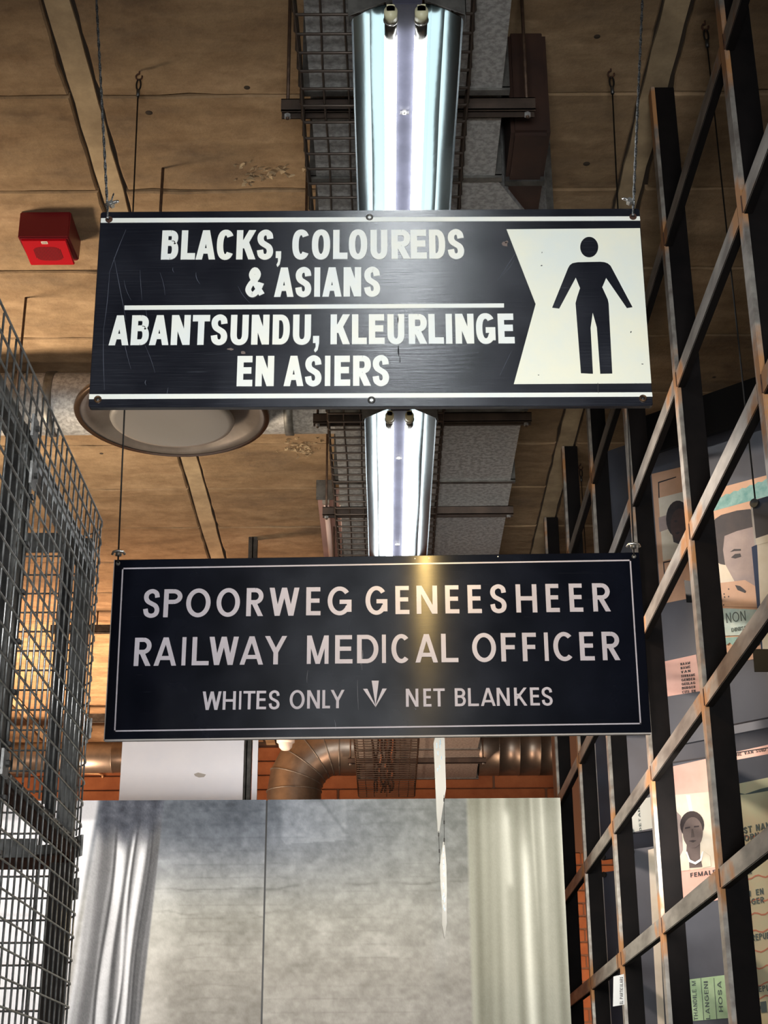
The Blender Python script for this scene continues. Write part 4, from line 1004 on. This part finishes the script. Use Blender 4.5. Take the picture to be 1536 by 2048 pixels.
# P1 lower: green ID page
r1b, _ = panel('slate hanging panel with a green identity page of red waves, lower right corner', 4.76, 1530, 2200, .95)
print_poly('identity_page', r1b, P1, [(1430, 1577), (1570, 1548), (1640, 2160), (1490, 2160)], IDGREEN, .001)
print_poly('page_header_line', r1b, P1, [(1468, 1584), (1490, 1588), (1520, 1578), (1545, 1572), (1545, 1580), (1500, 1588), (1470, 1590)], INKG, .0018)
for i, y in enumerate((1676, 1712, 1758, 1805, 1832, 1866, 1905, 1938, 1972, 1998)):
    top = [(1462+i*3+7*j, y-.13*7*j+3.2*math.sin(j*1.35+i)) for j in range(13)]
    print_poly('red_wave', r1b, P1, top+[(x, yy+3) for x, yy in top[::-1]], INKR, .0016)
for (s, x0, y0, x1, y1, hp) in (('FIRST NAMES', 1466, 1672, 1560, 1652, 13), ('VOORNAME', 1466, 1688, 1552, 1668, 12), ('BOTSWANA', 1462, 1736, 1518, 1723, 11), ('AFRIKAAN', 1460, 1757, 1503, 1748, 12), ('CITIZEN', 1476, 1798, 1527, 1788, 12), ('BURGER', 1478, 1814, 1528, 1805, 12), ('REPUBLIC', 1504, 1882, 1560, 1874, 13), ('REPUBLIEK', 1510, 1985, 1575, 1978, 12)):
    print_text('page_text', r1b, P1, s, (x0, y0), (x1, y1), hp, INKG, .17)
print_text('page_text', r1b, P1, 'H', (1508, 2028), (1534, 2024), 22, INKG, .3)
# P2 column
r2t, P2 = panel('black hanging panel high behind the grid, right of the upper sign', 5.6, 839, 917, 1.15, BLACKB)
card_cable(5.6, 839, 'cable of the black hanging panel, close right of the upper sign')
r2, _ = panel('slate hanging panel with a half-hidden dark portrait and pink name list', 5.6, 946, 1497, .95)
print_poly('card_ground', r2, P2, [(1303, 948), (1400, 925), (1412, 1190), (1322, 1208)], PEACH, .001)
print_poly('portrait_background', r2, P2, [(1317, 996), (1400, 975), (1408, 1100), (1326, 1122)], CREAMP, .0018)
print_poly('frame_line', r2, P2, [(1316, 964), (1352, 953), (1352, 955), (1318, 966), (1319, 996), (1317, 996)], INK, .0018)
print_poly('frame_line', r2, P2, [(1326, 1124), (1356, 1118), (1356, 1120), (1328, 1126), (1331, 1165), (1329, 1165)], INK, .0018)
print_poly('portrait_shadow', r2, P2, [(1317, 1035), (1334, 1030), (1336, 1058), (1319, 1064)], SKINL, .0024)
print_poly('portrait_hair', r2, P2, ell(1356, 1038, 24, 37), HAIR, .0026)
print_poly('portrait_face', r2, P2, ell(1360, 1050, 19, 33), mat('photo_deep_tone', srgb(84, 58, 50), .5, col2=srgb(60, 42, 38), scale=10), .0032)
print_poly('portrait_neck', r2, P2, [(1344, 1066), (1380, 1070), (1380, 1088), (1360, 1089), (1347, 1084)], HAIR, .0029)
print_poly('portrait_eye', r2, P2, [(1347, 1042), (1353, 1040), (1356, 1042), (1351, 1045)], HAIR, .0038)
print_poly('portrait_mouth', r2, P2, [(1350, 1066), (1358, 1063), (1360, 1066), (1354, 1069)], HAIR, .0038)
print_poly('pink_card', r2, P2, [(1328, 1323), (1392, 1309), (1402, 1382), (1334, 1393)], PINK, .001)
for i, s in enumerate(('NAAM', 'NAME', 'VAN', 'SURNAME', 'GENDER', 'GESLAG', 'BURGER', 'CITIZEN')):
    y = 1331+i*8
    print_text('name_list_text', r2, P2, s, (1361+.5*i, y), (1380+.5*i if len(s) < 6 else 1389+.3*i, y-3), 5.2, INK, .18)
r2b, _ = panel('slate hanging panel with a pink identity card portrait marked FEMALE', 5.6, 1531, 2250, .95)
r2m = r2b
# pink strip seen through the gap
print_poly('pink_card', r2b, P2, [(1340, 1534), (1560, 1484), (1564, 1518), (1346, 1560)], PINK, .001)
print_text('card_title', r2b, P2, 'UNIE VAN SUID', (1464, 1514), (1532, 1502), 6, INK, .16)
print_poly('card_rule', r2b, P2, [(1345, 1523.5), (1540, 1494), (1540, 1496), (1345, 1526)], INK, .0018)
print_poly('pink_card', r2b, P2, [(1344, 1558), (1470, 1538), (1500, 1790), (1362, 1812)], PINK, .0014)
print_poly('portrait_background', r2b, P2, [(1349, 1590), (1460, 1580), (1474, 1730), (1360, 1742)], CREAMP, .0022)
print_poly('portrait_backdrop_fold', r2b, P2, [(1372, 1590), (1380, 1590), (1386, 1626), (1380, 1628)], WHITEP, .0026)
print_poly('portrait_backdrop_fold', r2b, P2, [(1350, 1620), (1362, 1632), (1366, 1700), (1358, 1716)], SKINL, .0026)
print_poly('portrait_neck', r2b, P2, [(1374, 1680), (1400, 1680), (1400, 1712), (1405, 1734), (1378, 1736), (1372, 1712)], SKIN, .0034)
print_poly('portrait_dress', r2b, P2, [(1360, 1742), (1360, 1716), (1371, 1706), (1378, 1724), (1379, 1740)], CREAMP, .0040)
print_poly('portrait_dress', r2b, P2, [(1405, 1736), (1403, 1716), (1405, 1700), (1420, 1712), (1422, 1732)], CREAMP, .0040)
print_poly('portrait_hair', r2b, P2, ell(1384, 1650, 24, 28), HAIR, .0046)
print_poly('portrait_face', r2b, P2, ell(1385.5, 1665, 20, 31), SKIN, .0052)
print_poly('portrait_brow', r2b, P2, [(1370, 1655), (1380, 1653), (1380, 1656), (1370, 1658)], HAIR, .0058)
print_poly('portrait_brow', r2b, P2, [(1388, 1652), (1398, 1651), (1398, 1654), (1388, 1655)], HAIR, .0058)
print_poly('portrait_nose', r2b, P2, [(1383, 1658), (1386, 1658), (1389, 1674), (1382, 1675)], mat('photo_deep_tone2', srgb(78, 66, 62), .5), .0058)
print_poly('portrait_mouth', r2b, P2, [(1377, 1682), (1385, 1680), (1393, 1681), (1386, 1685)], HAIR, .0058)
print_poly('necklace', r2b, P2, [(1371, 1704), (1374, 1703), (1380, 1719), (1390, 1724), (1400, 1718), (1404, 1703), (1407, 1703), (1403, 1721), (1391, 1729), (1378, 1724)], WHITEP, .0064)
print_text('card_text', r2b, P2, 'FEMALE', (1381, 1755), (1432, 1748), 9, INK, .18, .003)
print_poly('green_form', r2b, P2, [(1378, 1959), (1450, 1950), (1458, 2036), (1386, 2042)], GREENP, .001)
for i, (s, x) in enumerate((('THANDILE M', 1392), ('LANGENI', 1416), ('XHOSA', 1443))):
    print_text('handwriting', r2b, P2, s, (x+4, 2038 if i else 2040), (x-1, 1962), 8, INKG, .13, vertical=True)
for x in (1401, 1427): print_poly('form_rule', r2b, P2, [(x, 1956), (x+1, 1956), (x+7, 2040), (x+6, 2040)], INKG, .0018)
# P3, P4, P5 columns farther away
r3, P3 = panel('slate hanging panel seen right above the lower corner of the railway sign', 6.45, 905, 1195, .95)
card_cable(6.45, 905, 'cable of the slate panel half hidden behind the upper sign corner')
r3b, _ = panel('slate hanging panel with a white form print, right under the railway sign corner', 6.45, 1235, 1668, .95)
print_poly('white_form', r3b, P3, [(1252, 1605), (1320, 1590), (1326, 1652), (1258, 1666)], mat('white_form_print', srgb(232, 234, 222), .6), .001)
print_text('form_text', r3b, P3, 'DETAIL', (1283, 1662), (1279, 1612), 4, INKG, .14, vertical=True)
r3c, _ = panel('lowest slate hanging panel of its column, behind the small white card', 6.45, 1700, 2300, .95)
print_poly('pale_curled_strip', r3c, P3, [(1296, 1700), (1311, 1696), (1330, 2060), (1316, 2060)], CREAMP, .002)
r4, P4 = panel('dark narrow hanging panel between far grid bars, below the railway sign', 7.3, 1440, 1720, .9, mat('dark_slate_board', (0, 0, 0)))
card_cable(7.3, 1440, 'far cable of a hanging panel, right of the duct')
r4b, _ = panel('dark narrow hanging panel low between the far grid bars', 7.3, 1745, 2300, .9, mat('dark_slate_board', (0, 0, 0)))
# small white card and wall-sized backing further right
wc = thing('particulars_card', 'small white card with sideways lettering hung on the grid, lower right', 'card', tuple(atY(1238, 2010, 6.35)))
Yc = 6.12
mbw = MB(); poly_solid(mbw, [atY(1227, 1953, Yc), atY(1248, 1948, Yc), atY(1249, 2009, Yc), atY(1226, 2013, Yc)][::-1], NF, .003); part('card_sheet', mbw.mesh('card_sheet'), WHITEP, wc)
mbw = MB(); A_ = atY(1246, 2008, Yc-.002); B_ = atY(1246, 1954, Yc-.002); text_on(mbw, 'EL PARTICULARS', A_, B_, .012, NF, .16, .0006, ey=(-1, 0, 0)); part('card_lettering', mbw.mesh('card_lettering'), INK, wc)
part('card_string', tubem('card_string', [atY(1237, 1951, Yc), atY(1237, 1951, Yc)+Vector((0, 0, .10))], .0012, 5), DCABLE, wc)
# brick pillar far right
pl = thing('brick_pillar', 'orange brick pillar seen through the far cells of the steel grid', 'pillar', (1.45, 11.2, 0))
part('pillar_core', boxm('pillar_core', 1.25, 1.62, 11.0, 11.4, 0, HC), MORTAR, pl)
bmp = boxm('brick', 0, .215, -.012, .03, 0, .075, .004); bmp.materials.append(BRICKC)
for j in range(30):
    for i in range(2):
        o = bpy.data.objects.new('brick', bmp); C.objects.link(o); o.parent = pl; o.location = (-.225+i*.225-(.08 if j % 2 else .03)+.01, -.2, .9+.088*j)

# ================================================================== PHOTO MURAL (two flat printed boards)
MY = 7.0
def noise2(nx, ny, sx, sy, seed, octv=4):
    r = np.random.default_rng(seed); out = np.zeros((ny, nx)); amp = 1; tot = 0
    for o in range(octv):
        gx, gy = max(2, int(nx/(sx/2**o))), max(2, int(ny/(sy/2**o)))
        g = r.random((gy+2, gx+2)); X = np.linspace(0, gx, nx); Yv = np.linspace(0, gy, ny)
        xi = X.astype(int); yi = Yv.astype(int); fx = X-xi; fy = Yv-yi; fx = fx*fx*(3-2*fx); fy = (fy*fy*(3-2*fy))[:, None]
        a = g[yi][:, xi]*(1-fx)+g[yi][:, xi+1]*fx; b_ = g[yi+1][:, xi]*(1-fx)+g[yi+1][:, xi+1]*fx
        out += amp*(a*(1-fy)+b_*fy); tot += amp; amp *= .55
    return out/tot-.5
def ss(a, b, x): t = np.clip((x-a)/(b-a), 0, 1); return t*t*(3-2*t)
def mural_color(px, py):
    """printed picture: painted brick wall between two gauze curtains, window at far left; px,py measured on the board"""
    ny, nx = px.shape
    n1 = noise2(nx, ny, 40, 14, 1); n2 = noise2(nx, ny, 9, 4, 2, 3); n3 = noise2(nx, ny, 70, 60, 3); n4 = rng.random(px.shape)-.5
    v = ss(1600, 2048, py)
    wall = 106+50*ss(1600, 1900, py)+22*ss(330, 900, px)*(1-v*.6)-10*v
    wall += 52*np.exp(-((px-(335-25*v))/48)**2)*ss(1640, 1760, py)
    wall -= 28*np.exp(-((px-470)/130)**2)*(1-ss(1640, 1780, py))
    wall += n1*42+n2*36+n3*22
    wall -= 24*np.exp(-((py-(1775+n3*26-(px-400)*.02))/2.2)**2)*ss(.0, .25, n3+.2)+20*np.exp(-((py-(1822+n3*40+n1*12))/2.)**2)*ss(-.1, .2, n1)*(px < 640)
    # brick courses, faint and uneven
    row = (py+ n3*14)/27.0; fr_ = np.abs(row-np.round(row)); wall -= 13*np.exp(-(fr_/.06)**2)*(.35+np.clip(n1+.5, 0, 1))*ss(-.15, .1, n3)
    colr = (px+np.round(row)*37)/74; fc_ = np.abs(colr-np.round(colr)); wall -= 7*np.exp(-(fc_/.03)**2)*ss(.0, .2, n1)
    # lighter loose paint shape
    tri = ss(556, 566, px)*(1-ss(686, 694, px))*ss(0, 6, 1606+0*px+ (70)-np.abs(0)-(py-1606)-6+0*px)*1.0
    tri *= (py < 1610+70+(690-px)*.06)*((px-545) > (py-1600)*-.1)*((px-556)*1.0 > (1672-py)*-.9)
    wall += 17*tri
    wall -= 20*np.exp(-((px-(640+(py-1600)*.75))/5)**2)*(py < 1668)*(px < 700)
    R = wall*1.0; G_ = wall*1.0; B_ = wall*1.0
    cool = (1-ss(1650, 1850, py))*(1-ss(500, 950, px)*.8)
    R = R-5*cool; B_ = B_+10*cool; R += 6*v; B_ -= 8*(1-cool); G_ += 1
    # right curtain
    c = ss(926, 934, px)
    u = px-(py-1600)*.02
    cur = 176-10*v+14*np.sin(u/14.)+10*np.sin(u/6.1+1)+6*np.sin(u/3.1+py/90.)+16*ss(1600, 1660, py)-14
    cur -= 14*np.exp(-((u-965)/22)**2)
    cur += 46*np.exp(-((u-1008)/7)**2)*ss(1610, 1640, py)*(1-ss(1760, 1785, py))
    cur += 58*np.exp(-((u-(1043-8*v))/8)**2)*ss(1640, 1760, py)+26*np.exp(-((u-1036)/14)**2)*ss(1640, 1720, py)
    cur += 30*np.exp(-((u-1058)/3.5)**2)*(1-ss(1700, 1980, py))
    cur += 20*np.exp(-((u-1078)/3)**2)*(1-ss(1660, 1850, py))
    cur += 48*ss(1098, 1118, u)+n3*10+n2*5
    R = R*(1-c)+cur*c; G_ = G_*(1-c)+(cur-1)*c; B_ = B_*(1-c)+(cur-18)*c
    # left curtain: edges slant left going down
    w = py-1610; xl_ = 196-w*.10; xr_ = 327-w*.058
    t = (px-xl_)/(xr_-xl_)
    cl = ss(-.04, .08, t)*(1-ss(.97, 1.0, t))
    kk = (py-1640)/408.
    val = 150+0*px
    for (xt_, xb_, hw_, vv_, y0_, y1_) in ((190, 158, 16, 226, 1630, 1660), (207, 172, 7, 178, 1630, 1700), (222, 196, 13, 112, 1600, 1601), (238, 203, 4, 150, 1640, 1660), (248, 224, 11, 252, 1645, 1700), (236, 212, 3, 90, 1600, 1601), (262, 240, 5, 96, 1600, 1601),
            (270, 251, 4, 236, 1650, 1680), (277, 256, 2.6, 84, 1600, 1601), (288, 266, 8, 246, 1650, 1720), (300, 272, 3, 104, 1600, 1601), (313, 286, 13, 92, 1600, 1601), (318, 293, 3, 122, 1700, 1800), (306, 280, 2, 74, 1600, 1601)):
        c_ = xt_+(xb_-xt_)*kk+3*np.sin(py/60.+xt_)
        w_ = np.exp(-np.abs((px-c_)/hw_)**3)*ss(y0_, y1_, py)
        val = val*(1-w_)+vv_*w_
    val -= 26*ss(1760, 1850, py)*np.exp(-((px-(250-.06*(py-1640)))/12)**2)
    g = ss(1632, 1700, py+8*np.sin(px/7.)+10*np.sin(px/23.))
    val = (74+n2*30+10*np.sin(px/5.))*(1-g)+val*g
    val += n2*10+n4*7
    R = R*(1-cl)+(val-4*(1-g))*cl; G_ = G_*(1-cl)+val*cl; B_ = B_*(1-cl)+(val+9*(1-g)+2)*cl
    # window with pale glazing at far left
    wn = 1-ss(-.06, .02, t)
    win = 243+0*px
    win -= 38*(1-ss(1632, 1640, py))
    for yy in (1828, 1925, 2020): win -= 14*np.exp(-((py-yy-(px-150)*.02)/4)**2)
    for xx in (60, 108, 172): win -= 9*np.exp(-((px-xx+(py-1700)*.06)/3)**2)*ss(1825, 1835, py)
    band = 0*ss(1676, 1680, py)*(1-ss(1706, 1710, py))*(px < 128)
    win = win*(1-band)+(112+8*np.sin(py*1.3))*band
    R = R*(1-wn)+win*wn; G_ = G_*(1-wn)+win*wn; B_ = B_*(1-wn)+np.minimum(win+4, 255)*wn
    out = np.stack([R, G_, B_], -1)+ (n4*7)[..., None]
    out = np.clip(out, 0, 255)/255.
    return np.where(out <= .04045, out/12.92, ((out+.055)/1.055)**2.4)
mural_mat = vcol_mat('photo_mural_print', .75)
def mural_panel(xa, xb, label, nx, ny, ytopL, ytopR):
    # board corners measured along its top and continued down to .9 m
    TLp = atY(xa, ytopL, MY); TRp = atY(xb, ytopR, MY); zlow = 1.25
    root = thing('photo_mural', label, 'mural', ((TLp.x+TRp.x)/2, MY, 0), 'photo mural boards')
    us = np.linspace(0, 1, nx); vs2 = np.linspace(0, 1, ny)
    X = TLp.x+(TRp.x-TLp.x)*us[None, :]+0*vs2[:, None]
    ZT_ = TLp.z+(TRp.z-TLp.z)*us
    Zz = ZT_[None, :]*(1-vs2[:, None])+zlow*vs2[:, None]
    # picture coordinates from the board's own metric coordinates
    k = 1/MY
    Pz = Zz-CAMZ
    D = MY*math.cos(TH)+Pz*math.sin(TH)
    py = 1024-F*(Pz*math.cos(TH)-MY*math.sin(TH))/D
    px = 768+X*3075/MY*1.0+0*py
    px = 768+F*X/(MY*math.cos(TH)+1.49*math.sin(TH))
    col = mural_color(px, py-.0058*(768-px)*-1*0+ (-.0058)*(px-768)*0)
    v = np.stack([X, np.full_like(X, MY), Zz], -1).reshape(-1, 3)
    off = np.array(root.location); v = v-off
    idx = np.arange(nx*ny).reshape(ny, nx)
    f = np.stack([idx[:-1, :-1], idx[1:, :-1], idx[1:, 1:], idx[:-1, 1:]], -1).reshape(-1, 4)
    me = bpy.data.meshes.new('printed_face'); me.from_pydata(v.tolist(), [], f.tolist())
    ca = me.color_attributes.new('print', 'FLOAT_COLOR', 'POINT')
    ca.data.foreach_set('color', np.concatenate([col.reshape(-1, 3), np.ones((nx*ny, 1))], 1).astype(np.float32).ravel())
    obj('printed_face', me, mural_mat, root)
    zt = min(TLp.z, TRp.z)
    part('backing_board', mesh('backing_board', *(lambda a: a)(([(TLp.x, MY+.007, 0), (TRp.x, MY+.007, 0), (TRp.x, MY+.05, 0), (TLp.x, MY+.05, 0), (TLp.x, MY+.007, TLp.z), (TRp.x, MY+.007, TRp.z), (TRp.x, MY+.05, TRp.z), (TLp.x, MY+.05, TLp.z)], [(0,3,2,1),(4,5,6,7),(0,1,5,4),(1,2,6,5),(2,3,7,6),(3,0,4,7)]))), mat('mural_board_core', srgb(200, 196, 188), .7), root)
    return root
mural_panel(-70, 532, 'left mural board: black-and-white photo of window, curtain and dark brick wall', 420, 320, 1602, 1599.5)
mural_panel(535.5, 1120.5, 'right mural board: black-and-white photo of pale brick wall and curtain', 420, 320, 1599.5, 1595.5)

js = thing('mural_joint_strip', 'dark joint strip between the two mural boards', 'strip', (atY(534, 1600, MY).x, MY+.02, 0))
part('strip_section', boxm('strip_section', atY(531, 1599, MY).x, atY(537, 1599, MY).x, MY+.002, MY+.006, 0, atY(534, 1601, MY).z), BLACKB, js)
# white board, dark post behind the mural
PY = 8.3
wb = thing('white_board', 'plain white board standing out behind the mural under the railway sign, left', 'board', tuple(atY(360, 1600, PY)))
a = atY(240, 1606, PY-.03); b = atY(485, 1300, PY-.03)
part('board_sheet', boxm('board_sheet', atY(239, 1600, PY-.03).x, atY(485.5, 1600, PY-.03).x, PY-.05, PY-.03, a.z-.3, b.z, .002), mat('white_board_paint', srgb(246, 243, 246), .6, col2=srgb(232, 232, 240), scale=1.5), wb)
part('board_strip', boxm('board_strip', atY(503, 1600, PY-.03).x, atY(514, 1600, PY-.03).x, PY-.05, PY-.03, a.z-.3, b.z), mat('white_board_paint', (1, 1, 1)), wb)
tri_poly('board_smudge', [(388, 1548), (396, 1545), (404, 1547), (412, 1549), (408, 1554), (398, 1555), (390, 1552)], mat('grey_smudge', srgb(176, 168, 160), .8), wb, PY-.051, .001, .0004)
po = thing('steel_post', 'dark steel post dropping from the ceiling left of the cable basket, beside the white board', 'post', (atY(502, 1090, PY).x, PY, 0))
px0 = atY(497, 1090, PY).x; px1 = atY(514, 1090, PY).x
mbp = MB(); mbp.box(px0, px1, PY, PY+.006, 0, HC+.01); mbp.box(px0, px1, PY+.05, PY+.056, 0, HC+.01); mbp.box((px0+px1)/2-.003, (px0+px1)/2+.003, PY, PY+.055, 0, HC+.01)
part('post_section', mbp.mesh('post_section'), BLACKSTEEL, po)

# far ducts
FY = 12.1
eb = thing('duct_elbow', 'large segmented metal duct elbow rising behind the mural top, left of the basket', 'duct', (atY(588, 1590, FY).x, FY, 0))
R1 = .215; Xv = atY(588, 1590, FY).x; Zh = atY(700, 1547, FY).z+R1; rb = .36
pts = [Vector((Xv, FY, .5)), Vector((Xv, FY, Zh-rb-.02))]
cen = Vector((Xv+rb, FY, Zh-rb)); seg = 5
DUCTW = mat('warm_galvanised_duct', srgb(150, 140, 128), .38, .85, col2=srgb(120, 112, 104), scale=6, rvar=.06)
gpts = [cen+Vector((-rb*math.cos(a), 0, rb*math.sin(a))) for a in [PI/2*k/seg for k in range(seg+1)]]
def cyl_seg(a, b, r, m, root, name='duct_segment', da=None, db=None):
    # mitred gore between rings at a,b with ring normals da,db
    v = []; n = 40
    for c, d in ((a, da), (b, db)):
        d = d.normalized(); e1 = Vector((0, 1, 0)); e2 = d.cross(e1).normalized()
        for k in range(n): q = 2*PI*k/n; v.append(c+(e1*math.cos(q)+e2*math.sin(q))*r)
    f = [(k, (k+1) % n, n+(k+1) % n, n+k) for k in range(n)]
    return part(name, mesh(name, v, f, True), m, root)
dirs = [Vector((math.sin(PI/2*k/seg), 0, math.cos(PI/2*k/seg))) for k in range(seg+1)]
zc0 = gpts[0].z
cyl_seg(Vector((Xv, FY, .3)), gpts[0]-Vector((0, 0, .12)), R1*.99, DUCTW, eb, 'duct_segment', Vector((0, 0, 1)), Vector((0, 0, 1)))
cyl_seg(gpts[0]-Vector((0, 0, .12)), gpts[0], R1, DUCTW, eb, 'duct_segment', Vector((0, 0, 1)), Vector((0, 0, 1)))
for k in range(seg): cyl_seg(gpts[k], gpts[k+1], R1, DUCTW, eb, 'duct_segment', dirs[k], dirs[k+1])
cyl_seg(gpts[-1], Vector((-.21, FY, gpts[-1].z)), R1, DUCTW, eb, 'duct_segment', Vector((1, 0, 0)), Vector((1, 0, 0)))
for k, (c, d) in enumerate([(gpts[0]-Vector((0, 0, .12)), Vector((0, 0, 1)))]+list(zip(gpts, dirs))+[(gpts[-1]+Vector((.14, 0, 0)), Vector((1, 0, 0)))]):
    e1 = Vector((0, 1, 0)); e2 = d.cross(e1).normalized()
    part('seam_ring', tubem('seam_ring', [c+(e1*math.cos(q)+e2*math.sin(q))*(R1+.001) for q in [2*PI*i/40 for i in range(40)]], .006, 6, closed=True), GALV_DK, eb)
sd = thing('round_duct', 'wide spiral duct crossing right of the basket above the mural', 'duct', (1.0, 12.3, CAMZ+3.09))
Zs = atY(1040, 1550, 12.3).z
spiral_duct('duct_barrel', .75, 2.6, 12.3, Zs+.22, .22, sd, .165, DUCTW)
ld = thing('round_duct', 'far round duct between the mesh cage and the white board', 'duct', (-2.2, 12.3, CAMZ+2.95))
Zl = atY(210, 1545, 12.3).z
spiral_duct('duct_barrel', -3.6, -1.75, 12.3, Zl+.125, .125, ld, .7, DUCTW)
sm = thing('smoke_detector', 'small white detector on the far ceiling above the duct elbow', 'detector', tuple(atY(571, 1492, 11.7)))
q = atY(571, 1500, 11.7)
part('detector_base', lathe('detector_base', [(.0001, .10), (.07, .10), (.07, .06), (.055, .05), (.0001, .05)], tuple(q), 24), WHITEP, sm)
part('detector_head', lathe('detector_head', [(.055, .05), (.05, .02), (.03, 0), (.0001, -.004)], tuple(q), 24), WHITEP, sm)
part('detector_stem', tubem('detector_stem', [(q.x, q.y, q.z+.1), (q.x, q.y, HC+.01)], .008), GALV_DK, sm)
cp = thing('conduit', 'thin conduit bend in front of the far wall beside the mesh cage', 'pipe', tuple(atY(200, 1550, 13.1)))
part('conduit_pipe', tubem('conduit_pipe', [atY(120, 1546, 13.262), atY(198, 1547, 13.262), atY(205, 1550, 13.262), atY(206, 1556, 13.262)], .012), mat('warm_conduit', srgb(196, 150, 110), .4, .5), cp)

# ================================================================== hanging paper strips seen nearly edge-on
def paper(label, Y, left, right, wdist):
    # left / right outlines in the photo (same number of points); sheet turned almost edge-on, so the right side is deeper
    root = thing('hanging_leaflet', label, 'card', tuple(atY((left[-1][0]+right[-1][0])/2, left[-1][1], Y)), 'twisted leaflets below the railway sign')
    v = []; n = len(left); m_ = 5
    for i in range(n):
        for j in range(m_):
            k = j/(m_-1); x = left[i][0]*(1-k)+right[i][0]*k; y = left[i][1]*(1-k)+right[i][1]*k
            p = atY(x, y, Y+wdist*k+.01*math.sin(k*PI)); v.append(p)
    nn = len(v); v += [p+Vector((.0012, .0, 0)) for p in v]
    f = []
    for i in range(n-1):
        for j in range(m_-1):
            a = i*m_+j; f.append((a, a+1, a+m_+1, a+m_)); f.append((nn+a, nn+a+m_, nn+a+m_+1, nn+a+1))
    part('sheet', mesh('sheet', v, f, True), mat('white_leaflet_paper', srgb(240, 240, 232), .6), root)
    r = random.Random(len(left))
    for i in range(16):
        k = r.uniform(.25, .8); q = r.uniform(.05, .6); ii = q*(n-1); i0 = int(ii); fr2 = ii-i0
        lx = left[i0][0]*(1-fr2)+left[i0+1][0]*fr2; rx = right[i0][0]*(1-fr2)+right[i0+1][0]*fr2; yy = left[i0][1]*(1-fr2)+left[i0+1][1]*fr2
        x = lx+(rx-lx)*k; Yq = Y+wdist*k-.004
        mb = MB(); poly_solid(mb, [atY(x-.8, yy, Yq), atY(x+.9, yy-2, Yq), atY(x+1.1, yy+4+5*r.random(), Yq), atY(x-.5, yy+7, Yq)], NF, .0004)
        part('print_mark', mb.mesh('print_mark'), mat('blue_grey_ink', srgb(140, 158, 170), .6), root)
    return root
Lf = [(871, 1400), (870, 1472), (867, 1487), (869, 1530), (871, 1580), (873, 1630), (875, 1665)]
Rt = [(889, 1400), (888.5, 1472), (889, 1487), (890, 1530), (891.5, 1577), (884, 1622), (878, 1665)]
paper('upper white leaflet hanging edge-on from below the railway sign', 5.4, Lf, Rt, .16)
Lf = [(886, 1684), (879.5, 1730), (881, 1770), (884, 1820), (884, 1850), (888, 1877)]
Rt = [(888.5, 1684), (892, 1730), (893, 1780), (892.5, 1820), (893, 1845), (889, 1877)]
paper('lower white leaflet hanging edge-on in front of the right mural board', 5.4, Lf, Rt, .10)
for (x0, y0, x1, y1, lab) in ((877, 1662, 880, 1735, 'thin string left of the pair joining the two leaflets'), (888, 1590, 888.5, 1690, 'thin string right of the pair joining the two leaflets')):
    a = atY(x0, y0, 5.44); b = atY(x1, y1, 5.44)
    o = obj('leaflet_string', tubem('leaflet_string', [Vector((0, 0, 0)), b-a], .0009, 5), DCABLE); o.location = a; tag(o, lab, 'string', 'strings between the leaflets')
    for k in (.1, .55, .9):
        p = (b-a)*k
        part('knot', tubem('knot', [p-Vector((0, 0, .006)), p+Vector((0, 0, .006))], .0025, 6), DCABLE, o, False)
